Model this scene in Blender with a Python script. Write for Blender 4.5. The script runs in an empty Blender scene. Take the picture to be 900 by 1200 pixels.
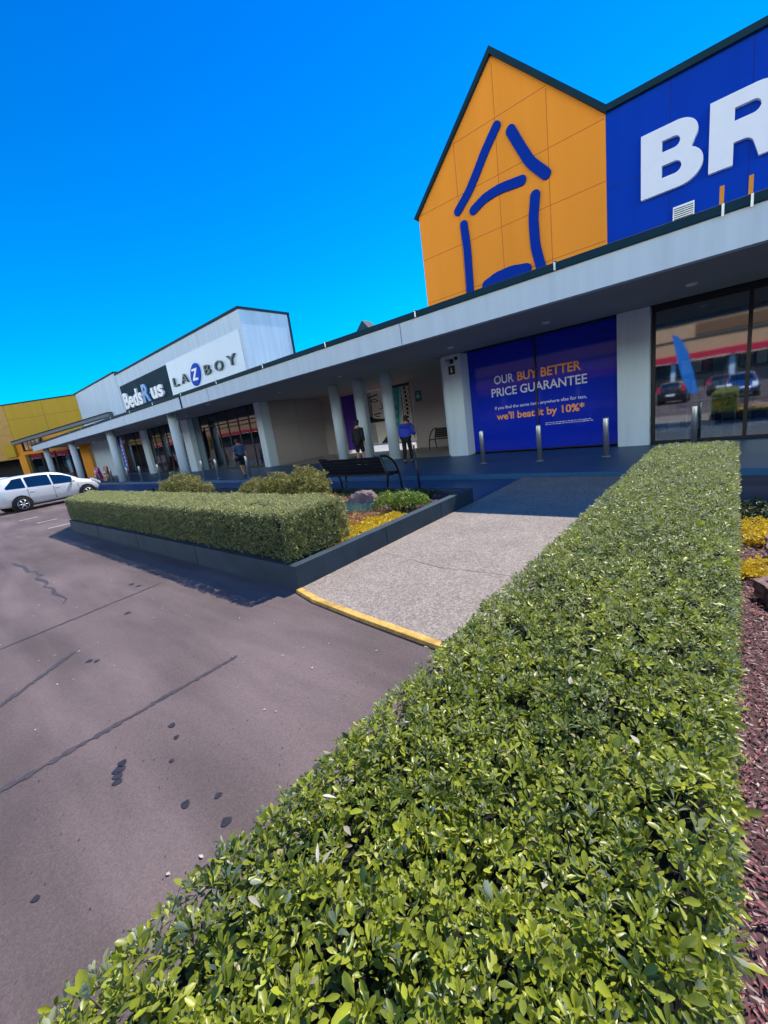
import bpy, bmesh, math, random
import numpy as np
from mathutils import Vector, Matrix
R = math.radians
random.seed(7); RNG = np.random.default_rng(11)
scene = bpy.context.scene
C = scene.collection
# ------------------------------------------------------------------ camera, sky, sun, exposure
H = 1.7
cam_d = bpy.data.cameras.new('camera'); cam = bpy.data.objects.new('camera', cam_d); C.objects.link(cam)
cam_d.sensor_fit = 'HORIZONTAL'; cam_d.sensor_width = 36; cam_d.lens = 475.474/900*36
cam_d.clip_start = 0.05; cam_d.clip_end = 2000
cam.matrix_world = Matrix.Translation((0, 0, H)) @ Matrix.Rotation(R(41.707), 4, 'Z') @ Matrix.Rotation(R(77.3907), 4, 'X') @ Matrix.Rotation(R(-8.0502), 4, 'Z')
scene.camera = cam
SUN = Vector((0.085, 0.660, 1.0)).normalized()
elev = math.asin(SUN.z); azim = math.atan2(SUN.x, SUN.y)
w = bpy.data.worlds.new('World'); scene.world = w; w.use_nodes = True
nt = w.node_tree; nt.nodes.clear()
sky = nt.nodes.new('ShaderNodeTexSky'); sky.sky_type = 'NISHITA'; sky.sun_disc = False
sky.sun_elevation = elev; sky.sun_rotation = azim; sky.air_density = 1.0; sky.dust_density = 0.15; sky.ozone_density = 1.0
tint = nt.nodes.new('ShaderNodeMix'); tint.data_type = 'RGBA'; tint.blend_type = 'MULTIPLY'; tint.inputs[0].default_value = 1
tq = nt.nodes.new('ShaderNodeTexCoord'); ts = nt.nodes.new('ShaderNodeSeparateXYZ'); nt.links.new(tq.outputs['Generated'], ts.inputs[0])
tr_ = nt.nodes.new('ShaderNodeValToRGB'); nt.links.new(ts.outputs[2], tr_.inputs[0]); te = tr_.color_ramp.elements   # bluer overhead, more cyan towards the horizon
te[0].position = 0; te[0].color = (.34, .94, 1.30, 1); te[1].position = .62; te[1].color = (.34, .70, 1.30, 1); e3 = te.new(.28); e3.color = (.34, .86, 1.32, 1)
nt.links.new(tr_.outputs[0], tint.inputs[7])
hs = nt.nodes.new('ShaderNodeHueSaturation'); hs.inputs['Saturation'].default_value = 1.18
bg = nt.nodes.new('ShaderNodeBackground'); bg.inputs[1].default_value = 0.125
out = nt.nodes.new('ShaderNodeOutputWorld')
nt.links.new(sky.outputs[0], tint.inputs[6]); nt.links.new(tint.outputs[2], hs.inputs['Color'])
# unseen bright cloud band, added behind the viewer to light the shaded shopfronts
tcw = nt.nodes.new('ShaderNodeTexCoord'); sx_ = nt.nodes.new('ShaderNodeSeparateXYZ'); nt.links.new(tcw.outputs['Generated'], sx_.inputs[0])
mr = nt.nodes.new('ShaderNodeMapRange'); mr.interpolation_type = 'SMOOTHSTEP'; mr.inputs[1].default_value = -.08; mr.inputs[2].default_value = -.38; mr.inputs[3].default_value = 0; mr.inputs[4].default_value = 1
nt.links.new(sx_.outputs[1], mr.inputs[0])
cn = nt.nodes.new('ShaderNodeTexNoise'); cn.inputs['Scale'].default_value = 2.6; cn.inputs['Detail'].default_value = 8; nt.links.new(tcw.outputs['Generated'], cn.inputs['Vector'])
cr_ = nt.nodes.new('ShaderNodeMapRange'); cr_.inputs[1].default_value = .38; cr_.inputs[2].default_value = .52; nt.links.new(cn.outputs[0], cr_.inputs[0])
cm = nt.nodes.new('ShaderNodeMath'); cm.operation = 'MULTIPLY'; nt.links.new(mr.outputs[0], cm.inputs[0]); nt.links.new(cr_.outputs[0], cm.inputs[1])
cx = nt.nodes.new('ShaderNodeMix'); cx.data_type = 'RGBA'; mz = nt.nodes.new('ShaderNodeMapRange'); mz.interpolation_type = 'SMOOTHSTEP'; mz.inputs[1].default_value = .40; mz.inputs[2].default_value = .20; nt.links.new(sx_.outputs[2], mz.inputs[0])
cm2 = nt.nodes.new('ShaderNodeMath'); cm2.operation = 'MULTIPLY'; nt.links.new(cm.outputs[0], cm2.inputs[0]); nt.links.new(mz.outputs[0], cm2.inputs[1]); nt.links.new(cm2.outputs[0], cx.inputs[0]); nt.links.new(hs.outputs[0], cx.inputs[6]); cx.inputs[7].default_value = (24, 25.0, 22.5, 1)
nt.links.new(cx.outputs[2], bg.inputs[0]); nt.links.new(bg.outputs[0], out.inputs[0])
sl = bpy.data.lights.new('sun', 'SUN'); sl.energy = 4.1; sl.angle = R(0.5); sl.color = (1.0, 0.93, 0.84)
so = bpy.data.objects.new('sun', sl); C.objects.link(so); so.rotation_euler = SUN.to_track_quat('Z', 'Y').to_euler()
scene.view_settings.view_transform = 'Standard'; scene.view_settings.look = 'None'
scene.view_settings.exposure = 0.50; scene.view_settings.gamma = 1; scene.view_settings.use_curve_mapping = False
try:
    scene.cycles.max_bounces = 7; scene.cycles.diffuse_bounces = 3; scene.cycles.glossy_bounces = 4
    scene.cycles.transparent_max_bounces = 12
except Exception: pass

# ------------------------------------------------------------------ helpers
def lin(h):
    h = h.lstrip('#'); v = [int(h[i:i+2], 16)/255 for i in (0, 2, 4)]
    return tuple((c/12.92 if c <= .04045 else ((c+.055)/1.055)**2.4) for c in v) + (1,)
def mat(name, col, rough=.6, metal=0, spec=.5, var=.12, scale=3.0, fine=0.0, fscale=120, coat=0, bump=0.0, emit=0, streak=0):
    m = bpy.data.materials.new(name); m.use_nodes = True; t = m.node_tree; b = t.nodes['Principled BSDF']
    if isinstance(col, str): col = lin(col)
    b.inputs['Roughness'].default_value = rough; b.inputs['Metallic'].default_value = metal
    b.inputs['Specular IOR Level'].default_value = spec; b.inputs['Coat Weight'].default_value = coat; b.inputs['Coat Roughness'].default_value = .04
    tc = t.nodes.new('ShaderNodeTexCoord')
    n = t.nodes.new('ShaderNodeTexNoise'); n.inputs['Scale'].default_value = scale; n.inputs['Detail'].default_value = 6
    if streak:
        mp = t.nodes.new('ShaderNodeMapping'); mp.inputs['Scale'].default_value = (3, 3, .25)
        t.links.new(tc.outputs['Object'], mp.inputs[0]); t.links.new(mp.outputs[0], n.inputs['Vector'])
    else: t.links.new(tc.outputs['Object'], n.inputs['Vector'])
    r = t.nodes.new('ShaderNodeMapRange'); r.inputs[1].default_value = .3; r.inputs[2].default_value = .7
    r.inputs[3].default_value = 1-var; r.inputs[4].default_value = 1+var*.6
    t.links.new(n.outputs[0], r.inputs[0]); val = r.outputs[0]
    if fine:
        n2 = t.nodes.new('ShaderNodeTexNoise'); n2.inputs['Scale'].default_value = fscale; n2.inputs['Detail'].default_value = 2
        t.links.new(tc.outputs['Object'], n2.inputs['Vector'])
        r2 = t.nodes.new('ShaderNodeMapRange'); r2.inputs[1].default_value = .3; r2.inputs[2].default_value = .7
        r2.inputs[3].default_value = 1-fine; r2.inputs[4].default_value = 1+fine
        mu = t.nodes.new('ShaderNodeMath'); mu.operation = 'MULTIPLY'
        t.links.new(n2.outputs[0], r2.inputs[0]); t.links.new(val, mu.inputs[0]); t.links.new(r2.outputs[0], mu.inputs[1]); val = mu.outputs[0]
        if bump:
            bp = t.nodes.new('ShaderNodeBump'); bp.inputs['Strength'].default_value = bump; bp.inputs['Distance'].default_value = .01
            t.links.new(n2.outputs[0], bp.inputs['Height']); t.links.new(bp.outputs[0], b.inputs['Normal'])
    mx = t.nodes.new('ShaderNodeVectorMath'); mx.operation = 'SCALE'; mx.inputs[0].default_value = col[:3]
    t.links.new(val, mx.inputs['Scale']); t.links.new(mx.outputs[0], b.inputs['Base Color'])
    if emit: b.inputs['Emission Color'].default_value = (1, .95, .85, 1); b.inputs['Emission Strength'].default_value = emit
    return m
def leafmat(name, dark, light, back, rough=.38, trans=.25):
    m = bpy.data.materials.new(name); m.use_nodes = True; t = m.node_tree; b = t.nodes['Principled BSDF']; o = t.nodes['Material Output']
    a = t.nodes.new('ShaderNodeAttribute'); a.attribute_name = 'tint'
    cr = t.nodes.new('ShaderNodeValToRGB'); e = cr.color_ramp.elements
    e[0].color = (*dark, 1); e[1].color = (*light, 1); e[1].position = .93
    p = cr.color_ramp.elements.new(.985); p.color = (.42, .36, .20, 1)
    t.links.new(a.outputs['Fac'], cr.inputs[0])
    g = t.nodes.new('ShaderNodeNewGeometry'); mx = t.nodes.new('ShaderNodeMix'); mx.data_type = 'RGBA'
    t.links.new(g.outputs['Backfacing'], mx.inputs[0]); t.links.new(cr.outputs[0], mx.inputs[6]); mx.inputs[7].default_value = (*back, 1)
    t.links.new(mx.outputs[2], b.inputs['Base Color']); b.inputs['Roughness'].default_value = rough; b.inputs['Specular IOR Level'].default_value = .5
    tr = t.nodes.new('ShaderNodeBsdfTranslucent'); t.links.new(mx.outputs[2], tr.inputs[0])
    ms = t.nodes.new('ShaderNodeMixShader'); ms.inputs[0].default_value = trans
    t.links.new(b.outputs[0], ms.inputs[1]); t.links.new(tr.outputs[0], ms.inputs[2]); t.links.new(ms.outputs[0], o.inputs[0])
    return m
def glassmat(name, tintc=(.75, .85, .9), refl=.3):
    m = bpy.data.materials.new(name); m.use_nodes = True; t = m.node_tree; o = t.nodes['Material Output']; t.nodes.remove(t.nodes['Principled BSDF'])
    gl = t.nodes.new('ShaderNodeBsdfGlossy'); gl.inputs['Roughness'].default_value = .03; gl.inputs[0].default_value = (.85, .9, .95, 1)
    tp = t.nodes.new('ShaderNodeBsdfTransparent'); tp.inputs[0].default_value = (*tintc, 1)
    fr = t.nodes.new('ShaderNodeFresnel'); fr.inputs[0].default_value = 1.5
    ad = t.nodes.new('ShaderNodeMath'); ad.operation = 'ADD'; ad.use_clamp = True; ad.inputs[1].default_value = refl
    tc = t.nodes.new('ShaderNodeTexCoord'); n = t.nodes.new('ShaderNodeTexNoise'); n.inputs['Scale'].default_value = .8
    bp = t.nodes.new('ShaderNodeBump'); bp.inputs['Strength'].default_value = .02; bp.inputs['Distance'].default_value = .05
    t.links.new(tc.outputs['Object'], n.inputs['Vector']); t.links.new(n.outputs[0], bp.inputs['Height']); t.links.new(bp.outputs[0], gl.inputs['Normal'])
    t.links.new(fr.outputs[0], ad.inputs[0]); ms = t.nodes.new('ShaderNodeMixShader')
    t.links.new(ad.outputs[0], ms.inputs[0]); t.links.new(tp.outputs[0], ms.inputs[1]); t.links.new(gl.outputs[0], ms.inputs[2]); t.links.new(ms.outputs[0], o.inputs[0])
    return m

class MB:
    def __init__(s): s.b = bmesh.new()
    def box(s, x0, x1, y0, y1, z0, z1):
        v = [s.b.verts.new((x, y, z)) for z in (z0, z1) for y in (y0, y1) for x in (x0, x1)]
        for f in ((0, 2, 3, 1), (4, 5, 7, 6), (0, 1, 5, 4), (2, 6, 7, 3), (0, 4, 6, 2), (1, 3, 7, 5)): s.b.faces.new([v[i] for i in f])
        return s
    def prism(s, pts, axis, a0, a1):      # pts 2d polygon, extruded along axis
        def P(p, a): return {'y': (p[0], a, p[1]), 'z': (p[0], p[1], a), 'x': (a, p[0], p[1])}[axis]
        A = [s.b.verts.new(P(p, a0)) for p in pts]; B = [s.b.verts.new(P(p, a1)) for p in pts]
        s.b.faces.new(A); s.b.faces.new(B[::-1]); n = len(pts)
        for i in range(n): s.b.faces.new([A[i], B[i], B[(i+1) % n], A[(i+1) % n]])
        return s
    def tube(s, pts, r, n=8, cap=True):
        pts = [Vector(p) for p in pts]; rs = r if isinstance(r, (list, tuple)) else [r]*len(pts); rings = []
        for i, p in enumerate(pts):
            d = (pts[min(i+1, len(pts)-1)]-pts[max(i-1, 0)]).normalized()
            u = d.cross(Vector((0, 0, 1)) if abs(d.z) < .9 else Vector((1, 0, 0))).normalized(); v = d.cross(u)
            rings.append([s.b.verts.new(p+(u*math.cos(2*math.pi*k/n)+v*math.sin(2*math.pi*k/n))*rs[i]) for k in range(n)])
        for a, b in zip(rings, rings[1:]):
            for k in range(n):
                f = s.b.faces.new([a[k], a[(k+1) % n], b[(k+1) % n], b[k]]); f.smooth = True
        if cap: s.b.faces.new(rings[0][::-1]); s.b.faces.new(rings[-1])
        return s
    def ell(s, c, r, sub=2, noise=0):
        res = bmesh.ops.create_icosphere(s.b, subdivisions=sub, radius=1)
        for v in res['verts']:
            k = 1+random.uniform(-noise, noise)
            v.co = Vector((c[0]+v.co.x*r[0]*k, c[1]+v.co.y*r[1]*k, c[2]+v.co.z*r[2]*k))
            for f in v.link_faces: f.smooth = noise == 0
        return s
    def obb(s, c, hx, hy, hz, ang):       # box rotated about z
        ca, sa = math.cos(ang), math.sin(ang); n0 = len(s.b.verts); s.box(-hx, hx, -hy, hy, -hz, hz); s.b.verts.ensure_lookup_table()
        for v in s.b.verts[n0:]:
            x, y = v.co.x, v.co.y; v.co = Vector((c[0]+x*ca-y*sa, c[1]+x*sa+y*ca, c[2]+v.co.z))
        return s
    def build(s, name, m, parent=None, bevel=0, local=False):
        bmesh.ops.recalc_face_normals(s.b, faces=s.b.faces)
        me = bpy.data.meshes.new(name); s.b.to_mesh(me); s.b.free()
        for mm in (m if isinstance(m, (list, tuple)) else [m]): me.materials.append(mm)
        return link(name, me, parent, bevel, local)
def worldloc(o):
    v = Vector((0, 0, 0))
    while o: v = v+o.location; o = o.parent
    return v
def link(name, me, parent=None, bevel=0, local=False):
    o = bpy.data.objects.new(name, me); C.objects.link(o)
    if parent:
        o.parent = parent
        if not local: me.transform(Matrix.Translation(-worldloc(parent)))
    if bevel:
        bv = o.modifiers.new('bevel', 'BEVEL'); bv.width = bevel; bv.segments = 2; bv.limit_method = 'ANGLE'
    return o
def tag(o, label=None, cat=None, group=None, kind=None):
    if label: o['label'] = label
    if cat: o['category'] = cat
    if group: o['group'] = group
    if kind: o['kind'] = kind
    return o
def thing(name, label, cat, loc=(0, 0, 0), group=None):
    o = bpy.data.objects.new(name, None); C.objects.link(o); o.location = loc; o.empty_display_size = .2
    return tag(o, label, cat, group)
def copy_tree(o, parent=None):
    c = o.copy(); C.objects.link(c)
    if parent: c.parent = parent
    for ch in list(o.children): copy_tree(ch, c)
    return c
def text_mesh(s, size, bold=.0, ext=.01):
    cu = bpy.data.curves.new('lettering', 'FONT'); cu.body = s; cu.size = size; cu.offset = bold; cu.extrude = ext; cu.resolution_u = 4
    ob = bpy.data.objects.new('tmp', cu); C.objects.link(ob); dg = bpy.context.evaluated_depsgraph_get()
    me = bpy.data.meshes.new_from_object(ob.evaluated_get(dg)); bpy.data.objects.remove(ob); bpy.data.curves.remove(cu)
    return me
def text(s, x0, x1, zb, y, hgt, m, parent, name='lettering', bold=0, ext=.01, slope=0):   # facing -Y, fitted to x0..x1, base zb, cap height hgt
    me = text_mesh(s, 1, bold, ext/1.0)
    co = np.array([v.co[:] for v in me.vertices]); xa, xb = co[:, 0].min(), co[:, 0].max()
    sx = (x1-x0)/(xb-xa); sz = hgt/.73
    for v in me.vertices:
        x, yy, z = v.co; X = x0+(x-xa)*sx; v.co = (X, y-z, zb+yy*sz+(X-x0)*slope)
    me.materials.append(m); return link(name, me, parent)

# ------------------------------------------------------------------ materials
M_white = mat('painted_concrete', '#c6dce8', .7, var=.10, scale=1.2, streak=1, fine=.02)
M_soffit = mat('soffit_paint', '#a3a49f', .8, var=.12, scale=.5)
M_coping = mat('dark_steel', '#0c3440', .65, spec=.2, var=.2, scale=2)
M_gutter = mat('gutter_steel', '#0c3644', .7, spec=.2, var=.15, scale=2)
M_orange = mat('orange_cladding', (1.0, .35, .035, 1), .75, spec=.12, var=.06, scale=.5, streak=1)
M_seam = mat('panel_joint', (.45, .12, .02, 1), .8)
M_blue = mat('blue_cladding', (.0, .050, .46, 1), .75, spec=.12, var=.12, scale=.5, streak=1)
M_blueseam = mat('blue_joint', (.004, .010, .15, 1), .8)
M_logo = mat('blue_sign_paint', (.0, .035, .34, 1), .75, spec=.12, var=.03)
M_letter = mat('white_sign_face', '#f0f6fa', .4, var=.03)
M_black = mat('black_metal', '#0c0e10', .4, var=.2)
M_glass = glassmat('shop_glass', refl=.24)
M_glassd = glassmat('shop_glass_far', (.45, .55, .6), .10)
M_poster = mat('blue_window_vinyl', (.0, .022, .50, 1), .5, spec=.1, coat=.45, var=.06, scale=.8)
M_postxt = mat('pale_print', '#dbe6f5', .5); M_postor = mat('orange_print', (1, .42, .06, 1), .5)
M_steel = mat('brushed_steel', '#b9bfc2', .32, metal=.85, var=.1, scale=8)
M_dwall = mat('dark_painted_concrete', '#2f434f', .75, var=.32, scale=2.6, fine=.08, fscale=60, bump=.2)
M_yellowp = mat('yellow_kerb_paint', '#d6ab55', .8, var=.45, scale=7, fine=.3, fscale=90)
M_line = mat('white_line_paint', '#c9c9c6', .7, var=.3, scale=8)
M_yellow = mat('yellow_wall', (.54, .34, .003, 1), .6, var=.07, scale=.6, streak=1)
M_yor = mat('amber_wall', (.85, .33, .01, 1), .6, var=.06)
M_interior = mat('dark_interior', '#23282c', .8)
M_floorin = mat('shop_floor', '#5b5f63', .4)
M_bark = mat('bark', '#4a3a2c', .9, var=.4, scale=20)

def ground_mat(name, base, spots, pat_scale, patches, rough=.85, big=.18, tilesize=None):
    m = bpy.data.materials.new(name); m.use_nodes = True; t = m.node_tree; b = t.nodes['Principled BSDF']; b.inputs['Roughness'].default_value = rough
    b.inputs['Specular IOR Level'].default_value = .35
    tc = t.nodes.new('ShaderNodeTexCoord')
    def noise(sc, det, lo, hi, a, z, mp=None):
        n = t.nodes.new('ShaderNodeTexNoise'); n.inputs['Scale'].default_value = sc; n.inputs['Detail'].default_value = det
        if mp:
            q = t.nodes.new('ShaderNodeMapping'); q.inputs['Scale'].default_value = mp; q.inputs['Rotation'].default_value = (0, 0, R(6)); t.links.new(tc.outputs['Object'], q.inputs[0]); t.links.new(q.outputs[0], n.inputs['Vector'])
        else: t.links.new(tc.outputs['Object'], n.inputs['Vector'])
        r = t.nodes.new('ShaderNodeMapRange'); r.inputs[1].default_value = lo; r.inputs[2].default_value = hi; r.inputs[3].default_value = a; r.inputs[4].default_value = z
        t.links.new(n.outputs[0], r.inputs[0]); return r.outputs[0], n
    v1, _ = noise(patches, 5, .35, .65, 1-big, 1+big*.7)
    v2, n2 = noise(pat_scale, 3, .3, .7, 1-spots, 1+spots)
    v3, _ = noise(.5, 3, .38, .62, .80, 1.15, (1.0, 5, 1)) if 'asphalt' in name else noise(7, 6, .3, .7, .93, 1.06)
    a = t.nodes.new('ShaderNodeMath'); a.operation = 'MULTIPLY'; t.links.new(v1, a.inputs[0]); t.links.new(v2, a.inputs[1])
    c = t.nodes.new('ShaderNodeMath'); c.operation = 'MULTIPLY'; t.links.new(a.outputs[0], c.inputs[0]); t.links.new(v3, c.inputs[1])
    vo = t.nodes.new('ShaderNodeTexVoronoi'); vo.inputs['Scale'].default_value = pat_scale*.8; t.links.new(tc.outputs['Object'], vo.inputs['Vector'])
    rr = t.nodes.new('ShaderNodeMapRange'); rr.inputs[1].default_value = 0; rr.inputs[2].default_value = 1; rr.inputs[3].default_value = 1-spots; rr.inputs[4].default_value = 1+spots
    sp = t.nodes.new('ShaderNodeSeparateColor'); t.links.new(vo.outputs['Color'], sp.inputs[0]); t.links.new(sp.outputs[0], rr.inputs[0])
    d = t.nodes.new('ShaderNodeMath'); d.operation = 'MULTIPLY'; t.links.new(c.outputs[0], d.inputs[0]); t.links.new(rr.outputs[0], d.inputs[1])
    last = d.outputs[0]
    mx = t.nodes.new('ShaderNodeVectorMath'); mx.operation = 'SCALE'; mx.inputs[0].default_value = base[:3]
    t.links.new(last, mx.inputs['Scale']); t.links.new(mx.outputs[0], b.inputs['Base Color'])
    bp = t.nodes.new('ShaderNodeBump'); bp.inputs['Strength'].default_value = .35; bp.inputs['Distance'].default_value = .004
    t.links.new(n2.outputs[0], bp.inputs['Height']); t.links.new(bp.outputs[0], b.inputs['Normal'])
    return m
M_asphalt = ground_mat('asphalt', (.142, .106, .098), .13, 150, .32, big=.24)
M_slab = ground_mat('exposed_aggregate', (.30, .255, .215), .30, 75, 1.5, big=.08)
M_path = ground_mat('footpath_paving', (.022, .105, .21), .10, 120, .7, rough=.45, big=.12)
M_mulchb = ground_mat('mulch_base', (.09, .045, .045), .4, 60, 3)

# ------------------------------------------------------------------ SETTING: ground
def sheet(name, pts, z, m, th=None):
    me = bpy.data.meshes.new(name); b = bmesh.new(); v = [b.verts.new((x, y, z)) for x, y in pts]; f = b.faces.new(v); b.normal_update()
    if f.normal.z < 0: f.normal_flip()
    b.to_mesh(me); b.free(); me.materials.append(m); return tag(link(name, me), kind='structure')
sheet('ground', [(-600, -600), (600, -600), (600, 600), (-600, 600)], 0, M_asphalt)
P = MB().prism([(-3.58, 2.46), (-3.2, 2.36), (-2.5, 2.27), (-1.7, 2.22), (-.55, 2.2), (-.55, 8.82), (-3.58, 8.82)], 'z', -.02, .032)
tag(P.build('ramp_slab', M_slab), kind='structure')
edge = MB(); pts = [(-3.60, 2.43), (-3.2, 2.335), (-2.5, 2.265), (-1.7, 2.205), (-.6, 2.16)]
poly = [(x, y-.015) for x, y in pts]+[(x+.01, y+.058) for x, y in pts[::-1]]
tag(edge.prism(poly, 'z', -.01, .0365).build('kerb_paint', M_yellowp, bevel=.006), kind='structure')
# slightly smoother concrete apron between the planters and the footpath kerb
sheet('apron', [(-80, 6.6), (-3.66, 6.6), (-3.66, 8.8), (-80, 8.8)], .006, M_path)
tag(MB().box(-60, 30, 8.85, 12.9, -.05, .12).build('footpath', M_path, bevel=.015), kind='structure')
tag(MB().box(-19, -8, 12.905, 24, -.05, .12).build('mall_floor', mat('mall_paving', '#a9a49a', .5, var=.1, fine=.06), bevel=.0), kind='structure')
def ribbon(name, pts, wds, z, m):
    b = MB(); n = len(pts); L = []; Rr = []
    for i, p in enumerate(pts):
        a = Vector(pts[max(i-1, 0)]); c = Vector(pts[min(i+1, n-1)]); d = (c-a).normalized(); nn = Vector((-d.y, d.x)); wd = wds*(1+random.uniform(-.65, .55))*(.35 if i in (0, n-1) else 1)
        L.append(b.b.verts.new((p[0]+nn.x*wd, p[1]+nn.y*wd, z))); Rr.append(b.b.verts.new((p[0]-nn.x*wd, p[1]-nn.y*wd, z)))
    for i in range(n-1): b.b.faces.new([L[i], L[i+1], Rr[i+1], Rr[i]])
    return tag(b.build(name, m), kind='structure')
def wob(a, b, n, j): return [(a[0]+(b[0]-a[0])*i/n+random.uniform(-j, j), a[1]+(b[1]-a[1])*i/n+random.uniform(-j, j)) for i in range(n+1)]
M_tar = mat('bitumen_seal', (.066, .055, .060, 1), .7, var=.3, scale=14, fine=.2)
ribbon('crack_seal', wob((-3.02, -.7), (-3.02, 1.36), 90, .006), .019, .004, M_tar)
ribbon('crack_seal', wob((-5.45, -.4), (-5.76, 1.83), 70, .008), .014, .004, M_tar)
ribbon('crack_seal', wob((-4.62, .60), (-4.02, -.15), 40, .008), .022, .0045, M_tar)
ribbon('crack_seal', wob((-10.6, .92), (-8.6, 1.0), 10, .05)+wob((-8.5, .95), (-6.4, .90), 10, .04), .022, .004, M_tar)
ribbon('crack_seal', wob((-3.40, 3.72), (-2.49, 3.54), 10, .01)+wob((-2.42, 3.53), (-1.1, 3.62), 12, .01), .0035, .035, mat('slab_crack', (.21, .18, .155, 1), .8))
M_oil = mat('oil', (.034, .028, .032, 1), .5, var=.4, scale=20)
for i, (x, y, r) in enumerate([(-2.60, .375, .035), (-2.56, .345, .04), (-2.515, .325, .035), (-2.47, .31, .03), (-2.66, .68, .03), (-1.99, .47, .03), (-1.72, .54, .03), (-1.89, .59, .022), (-2.52, .65, .022), (-4.25, .62, .035), (-4.18, .66, .03), (-6.2, 1.6, .05), (-6.0, 1.62, .04), (-2.35, .55, .018), (-1.6, .38, .022), (-5.1, 1.2, .04), (-2.1, -.1, .02)]):
    b = MB(); n = 18; ph = random.random()*6
    vs = [b.b.verts.new((x+r*(1+.18*math.sin(3*a+ph))*math.cos(a)*.8, y+r*(1+.18*math.sin(2*a+ph))*math.sin(a)*.75, .0035)) for a in [2*math.pi*k/n for k in range(n)]]
    b.b.faces.new(vs); tag(b.build('oil_stain', M_oil), kind='structure')
# parking lines
for (x, y0, y1) in [(-19.4, 2.2, 2.75), (-17.2, 2.35, 2.9), (-15.0, 2.25, 2.9)]:
    sheet('bay_line', [(x-.05, y0), (x+.05, y0), (x+.05, y1), (x-.05, y1)], .004, M_line)
for k in range(9):
    x = -24-3.2*k; sheet('bay_line', [(x, -2.0), (x+.1, -2.0), (x+.1-3.2, 3), (x-3.2, 3)], .004, M_line)
for k in range(10):
    x = -14+3*k; sheet('bay_line', [(x, -22), (x+.1, -22), (x+.1, -17), (x, -17)], .004, M_line)

# ------------------------------------------------------------------ foliage
def leaves(name, P0, D, N, Ln, Wd, tint, m, parent=None, fold=.18, droop=.15, simple=False):
    n = len(P0); D = D/np.linalg.norm(D, axis=1)[:, None]; S = np.cross(D, N); S /= np.linalg.norm(S, axis=1)[:, None]+1e-9; N = np.cross(S, D)
    Ln = Ln[:, None]; Wd = Wd[:, None]
    def pt(a, s, h): return P0+D*Ln*a+S*Wd*s+N*Wd*h-np.array([0, 0, 1.0])*Ln*droop*a*a
    if simple:
        V = np.stack([pt(0, 0, 0), pt(.5, .5, fold), pt(1, 0, 0), pt(.5, -.5, fold)], 1); F = [(0, 1, 2), (0, 2, 3)]; k = 4
    else:
        V = np.stack([pt(0, 0, 0), pt(.36, 0, 0), pt(.74, 0, 0), pt(1, 0, 0), pt(.26, .27, fold*.6), pt(.60, .50, fold), pt(.86, .34, fold*.6), pt(.26, -.27, fold*.6), pt(.60, -.50, fold), pt(.86, -.34, fold*.6)], 1)
        F = [(0, 1, 4), (1, 5, 4), (1, 2, 5), (2, 6, 5), (2, 3, 6), (0, 7, 1), (1, 7, 8), (1, 8, 2), (2, 8, 9), (2, 9, 3)]; k = 10
    V = V.reshape(-1, 3); F = np.array(F if simple else [q[::-1] for q in F], dtype=np.int32); nf = len(F)
    idx = (F[None]+(np.arange(n, dtype=np.int32)*k)[:, None, None]).reshape(-1)
    me = bpy.data.meshes.new(name); me.vertices.add(len(V)); me.vertices.foreach_set('co', V.astype(np.float32).ravel())
    me.loops.add(len(idx)); me.loops.foreach_set('vertex_index', idx); me.polygons.add(n*nf); me.polygons.foreach_set('loop_start', np.arange(n*nf, dtype=np.int32)*3)
    me.update(calc_edges=True)
    if not simple: me.polygons.foreach_set('use_smooth', np.ones(n*nf, dtype=bool))
    at = me.attributes.new('tint', 'FLOAT', 'FACE'); at.data.foreach_set('value', np.repeat(tint, nf).astype(np.float32))
    me.materials.append(m); return link(name, me, parent)
def whorls(CP, CN, per, l0, l1, wr=.37, spread=(.35, 1.25), jit=.25, tilt=.35, tb=None, base=0.004):
    """clusters at CP with outward axis CN -> leaf arrays"""
    n = len(CP); ax = CN+RNG.normal(0, tilt, (n, 3)); ax /= np.linalg.norm(ax, axis=1)[:, None]
    h = np.where(np.abs(ax[:, 2:3]) < .9, np.array([[0, 0, 1.0]]), np.array([[1.0, 0, 0]])); u = np.cross(ax, h); u /= np.linalg.norm(u, axis=1)[:, None]; v = np.cross(ax, u)
    az = (np.arange(per)*2.4)[None]+RNG.uniform(0, 6.28, (n, 1))+RNG.normal(0, jit, (n, per))
    el = spread[0]+(spread[1]-spread[0])*(np.arange(per)/max(per-1, 1))[None]+RNG.normal(0, .15, (n, per))
    d = ax[:, None]*np.cos(el)[..., None]+(u[:, None]*np.cos(az)[..., None]+v[:, None]*np.sin(az)[..., None])*np.sin(el)[..., None]
    nn = ax[:, None]*np.sin(el)[..., None]-(u[:, None]*np.cos(az)[..., None]+v[:, None]*np.sin(az)[..., None])*np.cos(el)[..., None]
    nn = nn+RNG.normal(0, .25, nn.shape)
    sc = RNG.uniform(.7, 1.25, (n, 1))
    ln = sc*(l0+(l1-l0)*(np.arange(per)/max(per-1, 1))[None])*RNG.uniform(.8, 1.2, (n, per))
    p = CP[:, None]-ax[:, None]*(np.arange(per)/per*.02)[None, :, None]+d*base
    if tb is None: tb = RNG.uniform(.2, .7, n)
    tn = np.clip(tb[:, None]+RNG.normal(0, .16, (n, per)), 0, .95)
    tn = np.where(RNG.random((n, per)) < .009, 1.0, tn)
    return p.reshape(-1, 3), d.reshape(-1, 3), nn.reshape(-1, 3), ln.ravel(), (ln*wr*RNG.uniform(.8, 1.2, ln.shape)).ravel(), tn.ravel()
def bumps(x, y, s=1.0):
    return .5*np.sin(x*5.1*s+1.3)*np.sin(y*3.7*s+.4)+.3*np.sin(x*11*s+y*7*s)+.25*np.sin(y*17*s-x*4*s+2)
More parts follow.
